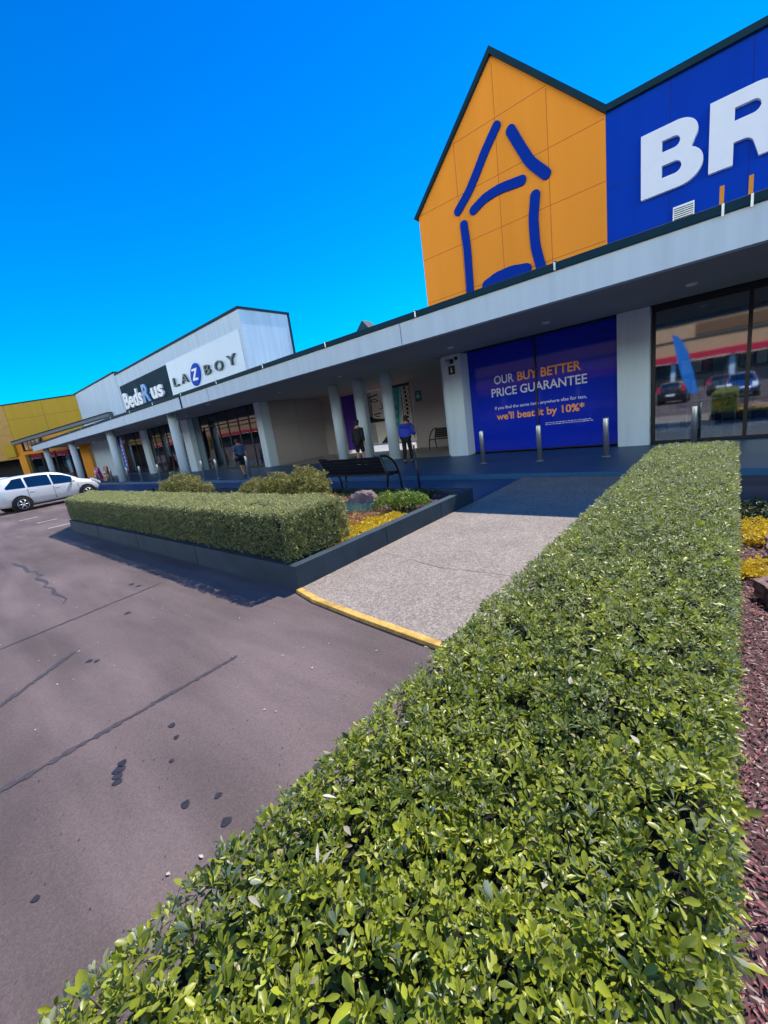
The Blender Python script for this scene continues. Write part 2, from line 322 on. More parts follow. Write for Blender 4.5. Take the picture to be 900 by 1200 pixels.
M_leaf = leafmat('hedge_leaf', (.028, .07, .010), (.50, .54, .040), (.40, .44, .26), .36, .30)
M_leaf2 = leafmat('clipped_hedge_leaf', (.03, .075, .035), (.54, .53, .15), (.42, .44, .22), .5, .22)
M_core = mat('twiggy_core', '#0f140b', .95)
M_stem = mat('grey_twig', '#6f675c', .85)
# --- foreground hedge
HX0, HX1, HY0, HY1, HZ = -.715, .030, -1.6, 5.75, .975
hg = thing('clipped_hedge', 'long glossy green hedge in the foreground running up to the shaded footpath', 'hedge', (-.33, 2, .2))
MB().box(HX0+.07, HX1-.06, HY0+.06, HY1-.08, .15, HZ-.075).build('branches', M_core, hg)
def top_pts(n, x0, x1, y0, y1, z, amp):
    x = RNG.uniform(x0, x1, n); y = RNG.uniform(y0, y1, n); e = np.minimum(np.minimum(x-x0, x1-x), .08)/.08
    zz = z+amp*bumps(x, y)-(1-e)**2*.035+RNG.normal(0, .008, n); N = np.tile([0, 0, 1.0], (n, 1)); N[:, 0] += np.where(x-x0 < .05, -.3, 0)+np.where(x1-x < .05, .3, 0)
    return np.stack([x, y, zz], 1), N
def patchtint(x, y): return np.clip(.48+.22*bumps(x*1.7+3, y*1.3)+RNG.normal(0, .13, len(x)), .05, .9)
parts = []
for (y0, y1, den, per, l0, l1) in ((-.8, 1.1, 3500, 8, .012, .027), (1.1, 2.6, 2900, 7, .012, .025), (2.6, HY1, 2000, 6, .012, .025), (HY0, -.8, 600, 6, .024, .04)):
    p, nrm = top_pts(int(den*(HX1-HX0)*(y1-y0)), HX0, HX1, y0, y1, HZ, .011); gap = np.sin(p[:, 0]*23+p[:, 1]*9)+np.sin(p[:, 1]*31-p[:, 0]*13)+np.sin(p[:, 0]*47+p[:, 1]*41+1)+RNG.normal(0, .5, len(p)); p = p[gap > -1.75]; nrm = nrm[gap > -1.75]; parts.append(whorls(p, nrm, per, l0, l1, tb=patchtint(p[:, 0], p[:, 1])))
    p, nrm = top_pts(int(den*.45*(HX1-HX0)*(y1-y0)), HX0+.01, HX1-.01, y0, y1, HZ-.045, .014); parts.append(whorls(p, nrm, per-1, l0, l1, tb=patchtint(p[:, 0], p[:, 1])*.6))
for X, s in ((HX0, -1), (HX1, 1)):
    n = int(1500*(HY1-HY0)*.7); y = RNG.uniform(HY0, HY1, n); z = RNG.uniform(.30, HZ-.01, n)
    p = np.stack([np.full(n, X)-s*.016+RNG.normal(0, .009, n)+.008*bumps(y, z), y, z], 1); parts.append(whorls(p, np.tile([s, 0, .45], (n, 1)), 6, .012, .026, tilt=.3, tb=patchtint(y, z)))
n = int(720*(HX1-HX0)*.7); x = RNG.uniform(HX0, HX1, n); z = RNG.uniform(.30, HZ, n)
p = np.stack([x, HY1+RNG.normal(0, .014, n), z], 1); parts.append(whorls(p, np.tile([0, 1, .35], (n, 1)), 6, .02, .038))
# upright sprigs that stand above the clipped top
n = 330; x = RNG.uniform(HX0+.03, HX1-.03, n); y = RNG.uniform(-.5, HY1, n); p = np.stack([x, y, HZ+.004+RNG.uniform(0, .012, n)], 1)
sprig = p.copy(); parts.append(whorls(p, np.tile([0, 0, 1.0], (n, 1)), 7, .014, .034, spread=(.15, .8), tb=RNG.uniform(.55, .9, n)))
A = [np.concatenate(q) for q in zip(*parts)]
leaves('foliage', *A, M_leaf, hg)
# pale dry leaves caught in the top
n = 60; p = np.stack([RNG.uniform(HX0, HX1, n), RNG.uniform(-.1, 4.5, n)**1.0, np.full(n, HZ+.022)], 1); d = RNG.normal(0, 1, (n, 3)); d[:, 2] *= .3
M_dry = leafmat('dry_leaf', (.42, .36, .24), (.72, .68, .55), (.6, .55, .42), .6, .2)
leaves('dry_leaf', p, d, np.tile([0, 0, 1.0], (n, 1)), RNG.uniform(.014, .036, n), RNG.uniform(.006, .012, n), RNG.random(n)*.9, M_dry, hg)['kind'] = 'stuff'
tw = MB()
for i in range(330):
    q = Vector(sprig[i]); e = q+Vector((random.uniform(-.02, .02), random.uniform(-.02, .02), -.07)); tw.tube([e, q], [.0018, .0011], 4, False)
tw.build('twig', M_stem, hg)['kind'] = 'stuff'
# --- far planter hedge
fx0, fx1, fy0, fy1, fz = -13.15, -3.72, 2.49, 3.45, .85
hg2 = thing('clipped_hedge', 'box shaped hedge in the dark raised planter across the ramp, its front side in shade', 'hedge', (-8, 3, .28))
MB().prism([(fx0+.1, fy0+.09), (fx1-.09, fy0+.09), (fx1-.09, fy1-.08), (fx0-1.4, fy1-.08)], 'z', .15, fz-.07).build('branches', M_core, hg2)
parts = []
def left(y): return fx0-(y-fy0)*1.6
n = 11500; y = RNG.uniform(fy0, fy1, n); x = left(y)+RNG.random(n)*(fx1-left(y)); e = np.clip(np.minimum(y-fy0, fx1-x)/.07, 0, 1)
p = np.stack([x, y, fz+.026*bumps(x*.6, y)-(1-e)**2*.03+RNG.normal(0, .012, n)], 1); parts.append(whorls(p, np.tile([0, 0, 1.0], (n, 1)), 5, .024, .040, tb=RNG.uniform(.5, .95, n)))  # top leaves tinted lighter, sunlight put into the colour
n = 9500; x = RNG.uniform(fx0, fx1, n); z = RNG.uniform(.34, fz, n); p = np.stack([x, fy0+.015+.02*bumps(x, z)+RNG.normal(0, .014, n)+.04*(x > -4.0)*0, z], 1); parts.append(whorls(p, np.tile([0, -1, .25], (n, 1)), 5, .026, .042, tb=RNG.uniform(.0, .25, n)))  # front leaves tinted darkest, the shade put into their colour
n = 1500; y = RNG.uniform(fy0, fy1, n); z = RNG.uniform(.32, fz, n); p = np.stack([fx1-.01+RNG.normal(0, .014, n), y, z], 1); parts.append(whorls(p, np.tile([1, 0, .25], (n, 1)), 5, .026, .042))
n = 1500; y = RNG.uniform(fy0, fy1, n); z = RNG.uniform(.34, fz, n); p = np.stack([left(y)+.02, y, z], 1); parts.append(whorls(p, np.tile([-1, -.6, .25], (n, 1)), 5, .026, .042))
n = 4000; x = RNG.uniform(fx0-1.4, fx1, n); z = RNG.uniform(.34, fz, n); p = np.stack([x, fy1+RNG.normal(0, .014, n), z], 1); parts.append(whorls(p, np.tile([0, 1, .25], (n, 1)), 4, .028, .042))
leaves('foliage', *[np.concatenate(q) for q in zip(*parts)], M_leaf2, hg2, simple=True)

# --- planter walls
def planter(name, label, pts, t, z1, closed=True):
    """wall ring with inner fill"""
    b = MB(); n = len(pts); c = Vector((sum(p[0] for p in pts)/n, sum(p[1] for p in pts)/n))
    inn = []
    for i in range(n):
        a = Vector(pts[i-1]); p = Vector(pts[i]); q = Vector(pts[(i+1) % n]); d1 = (p-a).normalized(); d2 = (q-p).normalized()
        n1 = Vector((-d1.y, d1.x)); n2 = Vector((-d2.y, d2.x)); bis = (n1+n2).normalized(); inn.append(p+bis*t/max(.3, bis.dot(n1)))
    for i in range(n):
        j = (i+1) % n; poly = [tuple(pts[i]), tuple(pts[j]), tuple(inn[j]), tuple(inn[i])]
        b.prism(poly, 'z', -.05, z1)
    bmesh.ops.remove_doubles(b.b, verts=b.b.verts, dist=1e-5)
    dup = {}
    for f in list(b.b.faces):
        k = tuple(sorted(v.index for v in f.verts))
    o = b.build(name, M_dwall, bevel=0); return tag(o, label, 'planter'), inn
pl1, inn1 = planter('planter_wall', 'low dark painted concrete planter wall around the far hedge and rock garden', [(-13.2, 2.45), (-3.58, 2.45), (-3.58, 6.5), (-18.5, 6.5)], .13, .29)
pl2, inn2 = planter('planter_wall', 'low dark painted concrete planter wall around the foreground hedge and bark mulch bed', [(-.74, -2.5), (3.2, -2.5), (3.2, 6.15), (-.74, 6.15)], .12, .26)
sheet('planter_soil', [tuple(q) for q in inn1], .20, M_mulchb)
sheet('mulch_bed', [tuple(q) for q in inn2], .185, M_mulchb)
for i_, (px_, py_) in enumerate([(-6.0, 2.4485), (-8.4, 2.4485), (-10.8, 2.4485)]): 
    MB().box(px_, px_+.012, py_-.002, py_+.02, 0, .288).build('joint', M_gutter, pl1)
for py_ in (4.0, 5.4): MB().box(-3.60, -3.5785, py_, py_+.012, .03, .288).build('joint', M_gutter, pl1)
# bark chips
def chips(name, n, xr, yr, z, sz, m, label, power=1.0):
    x = RNG.uniform(*xr, n); y = yr[0]+(yr[1]-yr[0])*RNG.random(n)**power; P0 = np.stack([x, y, z+RNG.uniform(0, .022, n)], 1)
    D = RNG.normal(0, 1, (n, 3)); D[:, 2] *= .35; N = RNG.normal(0, .35, (n, 3)); N[:, 2] = 1
    o = leaves(name, P0, D, N, RNG.uniform(.5, 1.5, n)*sz, RNG.uniform(.3, .7, n)*sz*.6, RNG.random(n), m, None, fold=.1, droop=0, simple=False); return tag(o, label, 'mulch', kind='stuff')
def chipmat(name, cols, rough=.75):
    m = bpy.data.materials.new(name); m.use_nodes = True; t = m.node_tree; b = t.nodes['Principled BSDF']; b.inputs['Roughness'].default_value = rough
    a = t.nodes.new('ShaderNodeAttribute'); a.attribute_name = 'tint'; cr = t.nodes.new('ShaderNodeValToRGB'); cr.color_ramp.interpolation = 'CONSTANT'
    e = cr.color_ramp.elements
    while len(e) < len(cols): e.new(.5)
    for i, c in enumerate(cols): e[i].position = i/len(cols); e[i].color = (*c, 1)
    t.links.new(a.outputs['Fac'], cr.inputs[0]); t.links.new(cr.outputs[0], b.inputs['Base Color']); return m
M_chip = chipmat('bark_chip', [(.16, .05, .06), (.34, .10, .10), (.25, .13, .14), (.44, .18, .16), (.07, .03, .035), (.38, .24, .23), (.22, .07, .09), (.58, .44, .36)])
chips('bark_mulch', 22000, (.02, .75), (-.2, 4.9), .19, .022, M_chip, 'reddish purple bark chips beside the foreground hedge', 1.4)
chips('bark_mulch', 3500, (.75, 3.0), (-2.2, 5.2), .19, .06, M_chip, 'reddish purple bark chips filling the open bed to the right', 1.0)
chips('bark_mulch', 5000, (-8.5, -3.75), (3.6, 6.3), .205, .05, M_chip, 'pinkish bark chips around the rock garden plants')
# ground cover plants
M_sedum = leafmat('yellow_groundcover', (.55, .34, .02), (.95, .74, .02), (.7, .55, .04), .5, .25)
M_pink = leafmat('peach_groundcover', (.32, .16, .06), (.72, .40, .16), (.5, .3, .12), .5, .2)
M_fescue = leafmat('blue_grass', (.06, .19, .17), (.26, .50, .42), (.2, .4, .34), .5, .2)
M_green = leafmat('bright_shrub_leaf', (.04, .11, .01), (.36, .52, .03), (.22, .3, .08), .4, .25)
M_olive = leafmat('olive_shrub_leaf', (.03, .05, .012), (.42, .38, .05), (.28, .27, .09), .45, .2)
M_dkg = leafmat('dark_groundcover', (.01, .03, .008), (.05, .11, .015), (.04, .07, .02), .5, .15)
def cover(name, polyf, n, z, hgt, m, label, ln=(.03, .055), up=.6, tb=(.2, .9)):
    x, y = polyf(n); k = len(x); p = np.stack([x, y, z+hgt*RNG.random(k)*(.6+.4*np.clip(bumps(x*1.5, y*1.5)+.5, 0, 1))], 1)
    a = whorls(p, np.tile([0, 0, 1.0], (k, 1)), 5, ln[0], ln[1], wr=.4, spread=(.2, 1.2) if up < 1 else (.05, .5), tb=RNG.uniform(*tb, k))
    return tag(leaves(name, *a, m, None, simple=True), label, 'groundcover', kind='stuff')
def quad(x0, x1, y0, y1):
    def f(n): return RNG.uniform(x0, x1, n), RNG.uniform(y0, y1, n)
    return f
def yel(n):
    y = RNG.uniform(3.1, 4.75, n); x = -3.73-RNG.random(n)*(.25+.75*np.clip((4.75-y)/1.0, .1, 1)); return x, y
cover('yellow_groundcover', yel, 2600, .2, .09, M_sedum, 'bright yellow ground cover along the inner edge of the planter wall')
cover('peach_groundcover', quad(-5.3, -4.25, 3.7, 4.9), 2600, .2, .10, M_pink, 'peach coloured ground cover between the yellow plants and the blue grass')
cover('peach_groundcover', quad(-7.5, -4.6, 5.5, 5.95), 1500, .2, .10, M_pink, 'peach coloured ground cover behind the rock')
cover('dark_groundcover', quad(-9.5, -4.2, 5.9, 6.3), 2600, .2, .16, M_dkg, 'dark low plants along the back of the far planter')
cover('yellow_groundcover', quad(.10, 1.6, 4.55, 5.25), 1700, .19, .10, M_sedum, 'yellow ground cover at the end of the bark bed beside the foreground hedge')
cover('yellow_groundcover', quad(.07, .22, 3.75, 4.1), 110, .19, .08, M_sedum, 'small tuft of yellow ground cover between two purple rocks')
cover('dark_groundcover', quad(.07, 2.2, 5.3, 5.95), 1500, .19, .12, M_dkg, 'dark green low plants at the shaded end of the bark bed')
# blue grass tufts
for i, (x, y) in enumerate([(-5.15, 4.95), (-4.9, 5.0), (-5.4, 4.9), (-4.95, 4.65), (-5.2, 4.55), (-5.6, 5.05), (-5.45, 4.6), (-4.75, 4.8)]):
    n = 260; a = RNG.uniform(0, 6.28, n); el = RNG.uniform(.05, .9, n); D = np.stack([np.cos(a)*np.sin(el), np.sin(a)*np.sin(el), np.cos(el)], 1); p = np.array([x, y, .2])+np.stack([np.cos(a), np.sin(a), a*0], 1)*RNG.uniform(0, .12, (n, 1))
    tag(leaves('fescue_tuft', p, D, RNG.normal(0, 1, (n, 3)), RNG.uniform(.15, .28, n), RNG.uniform(.006, .012, n), RNG.uniform(.1, .9, n), M_fescue, None, droop=.35, simple=True), 'blue green fescue tuft in the patch beside the purple rock', 'grass tuft', group='blue green grass tufts in the rock garden')
def shrub(name, label, blobs, m, n, l0, l1, base):
    t = thing(name, label, 'shrub', base); P0 = []; NN = []
    tot = sum(b[3]*b[4] for b in blobs)
    for (x, y, z, rx, rz) in blobs:
        k = int(n*rx*rz/tot); d = RNG.normal(0, 1, (k, 3)); d[:, 2] = np.abs(d[:, 2])*1.0-.15; d /= np.linalg.norm(d, axis=1)[:, None]
        rr = RNG.uniform(.62, 1.06, (k, 1))**.6*(1+.12*np.sin(d[:, 0:1]*9+x)*np.sin(d[:, 1:2]*8)+.08*np.sin(d[:, 2:3]*14)); P0.append(np.array([x, y, z])+d*rr*np.array([rx, rx, rz])); NN.append(d)
    P0 = np.concatenate(P0); NN = np.concatenate(NN); a = whorls(P0, NN, 5, l0, l1, tb=RNG.uniform(.1, .9, len(P0)), tilt=.5); leaves('foliage', *a, m, t, simple=True)
    s = MB()
    for (x, y, z, rx, rz) in blobs:
        for k in range(4):
            s.tube([(base[0]+random.uniform(-.05, .05), base[1], base[2]-.05), (x+random.uniform(-.5, .5)*rx, y+random.uniform(-.5, .5)*rx, z+rz*.35)], [.02, .008], 5)
    s.build('stem', M_bark, t); return t
shrub('rounded_shrub', 'bright green rounded shrub beside the planter wall', [(-4.38, 5.05, .33, .24, .20), (-4.08, 5.15, .34, .26, .20), (-3.95, 5.3, .30, .2, .17)], M_green, 1500, .025, .04, (-4.2, 5.1, .2))
shrub('olive_shrub', 'larger olive shrub mound behind the hedge near the bench', [(-8.9, 5.5, .42, .50, .32), (-8.1, 5.5, .48, .50, .36), (-7.15, 5.55, .50, .52, .44), (-6.6, 5.35, .42, .32, .30)], M_olive, 4600, .035, .06, (-7.8, 5.5, .2))
shrub('olive_shrub', 'small olive shrub poking above the left half of the far hedge', [(-12.3, 5.1, .55, .60, .46), (-11.6, 5.2, .45, .45, .32), (-12.9, 5.1, .45, .42, .36)], M_olive, 2600, .035, .06, (-12.3, 5.1, .2))
# rocks
M_rock = mat('purple_rock', (.27, .18, .165, 1), .9, var=.35, scale=4, fine=.3, fscale=30, bump=.6)
def rock(label, c, r, seed):
    random.seed(seed); b = MB(); res = bmesh.ops.create_icosphere(b.b, subdivisions=4, radius=1)
    cuts = [(Vector((random.gauss(0, 1), random.gauss(0, 1), random.gauss(0, .8))).normalized(), random.uniform(.62, .9)) for _ in range(16)]
    for v in res['verts']:
        p = v.co.copy()
        for nn, d in cuts:
            e = p.dot(nn)-d
            if e > 0: p -= nn*e*.92
        k = 1+.04*math.sin(p.x*13+seed)*math.sin(p.y*11)+.025*math.sin(p.z*27+p.x*19)+random.uniform(-.008, .008)
        v.co = Vector((c[0]+p.x*r[0]*k, c[1]+p.y*r[1]*k, c[2]+p.z*r[2]*k))
    return tag(b.build('garden_rock', M_rock), label, 'rock')
rock('purple grey boulder among grasses inside the far planter', (-5.40, 5.55, .25), (.40, .28, .22), 3)
rock('flat purple rock in the right bed nearest the yellow ground cover', (.62, 4.3, .24), (.50, .33, .20), 5)
rock('rough purple rock in the bark bed, second from the yellow plants', (.55, 3.35, .24), (.50, .30, .20), 8)
rock('dark weathered rock half buried in bark, nearest to the viewer', (.56, 2.35, .22), (.40, .26, .16), 12)
random.seed(21)
# tiny litter on the asphalt
n = 95; px = RNG.uniform(-9, -.9, n); py = RNG.uniform(-1, 2.1, n); D = RNG.normal(0, 1, (n, 3)); D[:, 2] = 0.02
tag(leaves('leaf_litter', np.stack([px, py, np.full(n, .006)], 1), D, np.tile([0, 0, 1.0], (n, 1)), RNG.uniform(.008, .03, n), RNG.uniform(.006, .014, n), RNG.random(n)*.9, M_dry, None, droop=0), 'tiny dry leaf scraps scattered on the asphalt', 'leaf litter', kind='stuff')
n = 900; px = RNG.uniform(-8, -.8, n); py = RNG.uniform(-1, 2.2, n); D = RNG.normal(0, 1, (n, 3)); D[:, 2] = 0.0
tag(leaves('grit', np.stack([px, py, np.full(n, .0045)], 1), D, np.tile([0, 0, 1.0], (n, 1)), RNG.uniform(.004, .012, n), RNG.uniform(.003, .009, n), RNG.random(n)*.5, leafmat('grit', (.02, .017, .02), (.06, .05, .055), (.04, .04, .04), .9, 0), None, droop=0, fold=.02, simple=True), 'dark grit and small pits on the asphalt', 'grit', kind='stuff')

# ------------------------------------------------------------------ CANOPY
SZ = 3.5; CY = 8.45
can = thing('walkway_canopy', 'long pale canopy with dark gutter and round columns along the shopfronts', 'canopy', (-20, CY, .12))
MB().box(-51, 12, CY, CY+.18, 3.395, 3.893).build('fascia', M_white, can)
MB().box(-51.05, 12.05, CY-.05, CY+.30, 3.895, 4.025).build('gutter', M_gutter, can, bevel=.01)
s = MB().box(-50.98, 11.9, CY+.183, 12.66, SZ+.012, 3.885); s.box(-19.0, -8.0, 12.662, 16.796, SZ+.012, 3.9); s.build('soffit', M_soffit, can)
for x in list(np.arange(-48, 10, 9.7)+3): MB().box(x, x+.015, CY-.003, CY+.01, 3.40, 3.885).build('joint', M_gutter, can)
for x in np.arange(-46, 9, 3.1): MB().box(x, x+.035, CY-.062, CY-.04, 3.895, 4.045).box(x, x+.035, CY-.062, CY+.02, 4.03, 4.05).build('gutter_bracket', M_steel, can)
for x in (-50.4, -40.9, -31.2, -21.5):
    o = MB().tube([(x, 9.3, .12), (x, 9.3, SZ+.01)], .24, 28).build('column', M_white, can)
for (x, y) in ((-13.5, 12.95), (-12.02, 12.95), (-10.5, 12.95)):
    MB().tube([(x, y, .12), (x, y, SZ+.01)], .225, 28).build('column', M_white, can)
o = MB().tube([(-18.32, CY-.03, 3.93), (-18.32, CY-.03, 3.40)], .028, 8).build('downpipe', M_coping, can)
M_lamp = mat('downlight_lens', '#d8dde0', .3)
for (x, y) in ((-.78, 11.03), (-3.68, 11.12), (-6.42, 11.12), (-10.4, 13.2), (-18.26, 9.6), (-11.2, 11.2), (2.2, 11.0), (-15, 11.2), (-24, 11.2), (-28, 11.2), (-35, 11.2)):
    f = MB().tube([(x, y, SZ-.02), (x, y, SZ+.011)], .10, 20).build('downlight', M_lamp, can); MB().tube([(x, y, SZ-.028), (x, y, SZ-.02)], .07, 16).build('lens', M_letter, f)

# ------------------------------------------------------------------ HOMEWARE STORE (orange gable + blue wall)
FY = 12.7
st = thing('homeware_store', 'store with orange house gable and blue wall carrying big white letters', 'building', (-2, FY, 0))
gx0, gx1, gp = -8.04, -2.62, -5.31
MB().prism([(gx0, 3.92), (gx1, 3.92), (gx1, 7.97), (gp, 10.68), (gx0, 7.86)], 'y', FY, FY+.4).build('gable_wall', M_orange, st)
b = MB()
for (x, z0, z1) in ((-5.31, 4, 10.5), (-3.95, 4, 9.2), (-6.6, 4, 9.25)): b.box(x-.006, x+.006, FY-.003, FY+.01, z0, z1)
for z, a, c in ((9.25, -6.6, -3.95), (7.9, -7.98, -2.64), (6.6, -8.0, -2.64), (5.3, -8.0, -2.64)): b.box(a, c, FY-.0035, FY+.01, z-.006, z+.006)
b.build('panel_joint', M_seam, st)
# coping on gable
MB().prism([(gx0-.06, 7.80), (gp, 10.655), (gx1+.03, 7.95), (gx1+.03, 8.12), (gp, 10.83), (gx0-.14, 7.86)], 'y', FY-.10, FY+.5).build('roof_edge', M_coping, st)
MB().box(gx1+.003, 14, FY-.001, FY+.4, 3.92, 7.98).build('blue_wall', M_blue, st)
MB().box(gx1+.03, 14.05, FY-.09, FY+.5, 7.983, 8.12).build('parapet_cap', M_coping, st)
b = MB()
for x in np.arange(-1.35, 13, 1.35): b.box(x-.005, x+.005, FY-.004, FY+.01, 4.0, 7.97)
b.box(gx1+.01, 14, FY-.0045, FY+.01, 6.39, 6.40); b.build('panel_joint', M_blueseam, st)
MB().box(gx0+.01, 14, FY+.402, 40, SZ+.4, 7.6).box(gx0, gx0+.15, FY+.402, 40, 0, 3.9).build('rear_block', M_white, st)
# hand drawn house logo strokes
def stroke(pts, wd):
    n = 10; P = []
    for i in range(len(pts)-1):
        for k in range(n): P.append(Vector(pts[i]).lerp(Vector(pts[i+1]), k/n))
    P.append(Vector(pts[-1]))
    for _ in range(6): P = [P[0]]+[(P[i-1]+P[i]*2+P[i+1])/4 for i in range(1, len(P)-1)]+[P[-1]]
    L, Rr = [], []
    for i, p in enumerate(P):
        d = (P[min(i+1, len(P)-1)]-P[max(i-1, 0)]).normalized(); nn = Vector((-d.y, d.x)); L.append(p+nn*wd); Rr.append(p-nn*wd)
    def cap(c, d, s): 
        a0 = math.atan2(d.y, d.x); return [c+Vector((math.cos(a0+s+t), math.sin(a0+s+t)))*wd for t in [-math.pi*k/8 for k in range(1, 8)]]
    d0 = (P[0]-P[1]).normalized(); d1 = (P[-1]-P[-2]).normalized()
    poly = L+cap(P[-1], d1, math.pi/2)+Rr[::-1]+cap(P[0], d0, math.pi/2)
    return MB().prism([tuple(v) for v in poly], 'y', FY-.05, FY-.002).build('logo_stroke', M_logo, st)
stroke([(-5.27, 9.02), (-5.63, 8.62), (-5.98, 8.15), (-6.22, 7.85), (-6.62, 7.50)], .125)
stroke([(-4.88, 8.74), (-4.66, 8.28), (-4.40, 7.78), (-4.02, 7.35)], .13)
stroke([(-6.12, 7.33), (-5.75, 7.49), (-5.30, 7.54), (-4.66, 7.47)], .125)
stroke([(-6.47, 7.08), (-6.42, 6.44), (-6.43, 5.6), (-6.46, 4.6)], .12)
stroke([(-4.32, 6.98), (-4.40, 6.45), (-4.38, 5.75), (-4.25, 5.2), (-4.2, 4.6)], .13)
stroke([(-5.88, 5.22), (-5.55, 5.33), (-5.1, 5.36), (-4.66, 5.28)], .15)
# letters
def letter(polys, holes, name='letter'):
    cu = bpy.data.curves.new('letter', 'CURVE'); cu.dimensions = '2D'; cu.fill_mode = 'BOTH'; cu.extrude = .05
    for pl in polys+holes:
        sp = cu.splines.new('POLY'); sp.points.add(len(pl)-1); sp.use_cyclic_u = True
        for i, p in enumerate(pl): sp.points[i].co = (p[0], p[1], 0, 1)
    ob = bpy.data.objects.new('tmp', cu); C.objects.link(ob); me = bpy.data.meshes.new_from_object(ob.evaluated_get(bpy.context.evaluated_depsgraph_get())); bpy.data.objects.remove(ob)
    for v in me.vertices: x, y, z = v.co; v.co = (x, FY-.055-z, y)
    me.materials.append(M_letter); return link(name, me, st)
def arc(cx, cz, rx, rz, a0, a1, n=12): return [(cx+rx*math.cos(R(a0+(a1-a0)*k/n)), cz+rz*math.sin(R(a0+(a1-a0)*k/n))) for k in range(n+1)]
z0, z1 = 5.84, 7.12
x = -1.885
B_out = [(x, z0)]+[(x+.72, z0)]+arc(x+.72, z0+.36, .42, .36, -90, 60)+arc(x+.66, z1-.31, .38, .31, -30, 90)+[(x, z1)]
letter([B_out], [[(x+.40, z0+.29), (x+.40, z0+.53)]+arc(x+.64, z0+.41, .12, .12, 90, -90, 8), [(x+.40, z1-.49), (x+.40, z1-.27)]+arc(x+.62, z1-.38, .11, .11, 90, -90, 8)])
def Rlet(x):
    o = [(x, z0), (x+.40, z0), (x+.40, z0+.40)]+[(x+.52, z0+.40)]+arc(x+.56, z0+.24, .16, .16, 90, 20, 5)+[(x+.80, z0), (x+1.22, z0), (x+1.10, z0+.32)]+arc(x+.92, z0+.46, .16, .1, -40, 60, 5)+arc(x+.72, z1-.36, .44, .36, -40, 90)+[(x, z1)]
    letter([o], [[(x+.40, z1-.50), (x+.40, z1-.27)]+arc(x+.68, z1-.385, .12, .115, 90, -90, 8)])
Rlet(-.655)
xi = .68; letter([[(xi, z0), (xi+.42, z0), (xi+.42, z1), (xi, z1)]], [])   # I, the rest of the name carries on out of frame
def ring(cx): letter([arc(cx+.0, (z0+z1)/2, .66, .66, 30, 330, 30)+arc(cx, (z0+z1)/2, .27, .30, 330, 30, 20)], [])
text('SCOES', 1.25, 6.0, z0, FY-.06, z1-z0, M_letter, st, 'letter', bold=.045, ext=.05)
f = MB().box(-1.27, -.88, FY-.05, FY-.003, 5.18, 5.47).build('vent', M_steel, st)
b = MB()
for k in range(6): b.box(-1.25, -.90, FY-.06, FY-.048, 5.20+.042*k, 5.215+.042*k)
b.build('louvre', M_black, f)
for x in (-.30, .01): MB().box(x, x+.05, CY-.03, CY+.01, 4.027, 4.26).build('gutter_tab', M_yor, can); MB().box(x+.03, x+.06, CY-.062, CY-.052, 3.86, 4.02).build('gutter_bracket', M_steel, can)
# ground floor: pillars, vinyl panel, glazing
MB().box(-7.68, -6.98, 12.62, 13.3, .12, 3.508).build('pillar', M_white, st, bevel=.01)
MB().box(-2.42, -1.70, 12.62, 13.3, .12, 3.508).build('pillar', M_white, st, bevel=.01)
MB().box(-6.975, -2.425, 13.12, 13.16, .14, 3.505).build('vinyl_window', M_poster, st)
vin = [o for o in st.children if o.name.startswith('vinyl_window')][0]
b = MB(); b.box(-4.73, -4.69, 13.08, 13.115, .14, 3.5); b.box(-6.97, -2.43, 13.08, 13.118, .14, .17); b.build('mullion', M_black, vin)
T = 13.117
text('OUR', -6.08, -5.42, 2.34, T, .27, M_postxt, vin, bold=.014, ext=.002)
text('BUY BETTER', -5.30, -3.42, 2.34, T, .27, M_postor, vin, bold=.022, ext=.002)
text('PRICE GUARANTEE', -6.2, -3.27, 1.95, T, .27, M_postxt, vin, bold=.014, ext=.002)
text('If you find the same item anywhere else for less,', -6.12, -3.29, 1.53, T, .10, M_postxt, vin, bold=.006, ext=.002)
text("we'll beat it by 10%*", -6.08, -3.36, 1.19, T, .23, M_postor, vin, bold=.018, ext=.002)
b = MB(); random.seed(4)
for zz in (.88, .93):
    xx = -4.5
    while xx < -3.2: 
        q = random.uniform(.03, .09); b.box(xx, xx+q, T-.002, T+.001, zz-.009, zz+.009); xx += q+.02
b.build('small_print', M_postxt, vin)
# glazed entry on the right
f = MB()
for x in (-1.68, .13, 1.9, 3.7, 5.5, 7.3, 9.1, 10.9): f.box(x, x+.075, 12.84, 12.92, .13, 3.505)
f.box(-1.60, 11, 12.842, 12.918, .13, .20); f.box(-1.6, 11, 12.843, 12.917, 3.36, 3.504)
fr = f.build('window_frame', M_black, st)
MB().box(-1.6, 10.95, 12.875, 12.885, .2, 3.36).build('pane', M_glass, fr)
f = MB()
for x in (-.95, -.48, -.02): f.tube([(x, 13.1, .13), (x, 13.1, 1.15)], .018, 8)
f.tube([(-1.3, 13.1, 1.12), (.1, 13.1, 1.12)], .016, 8); f.tube([(-1.3, 13.1, .55), (.1, 13.1, .55)], .012, 8); f.build('entry_rail', M_steel, st)
b = MB(); b.box(-7, 14, 13.3, 20, .10, .125); b.build('interior_floor', M_floorin, st)
MB().box(-7.6, 14, 20, 20.2, .1, 3.9).box(-6.97, 14, 13.3, 20, 3.52, 3.88).build('interior_wall', M_interior, st)
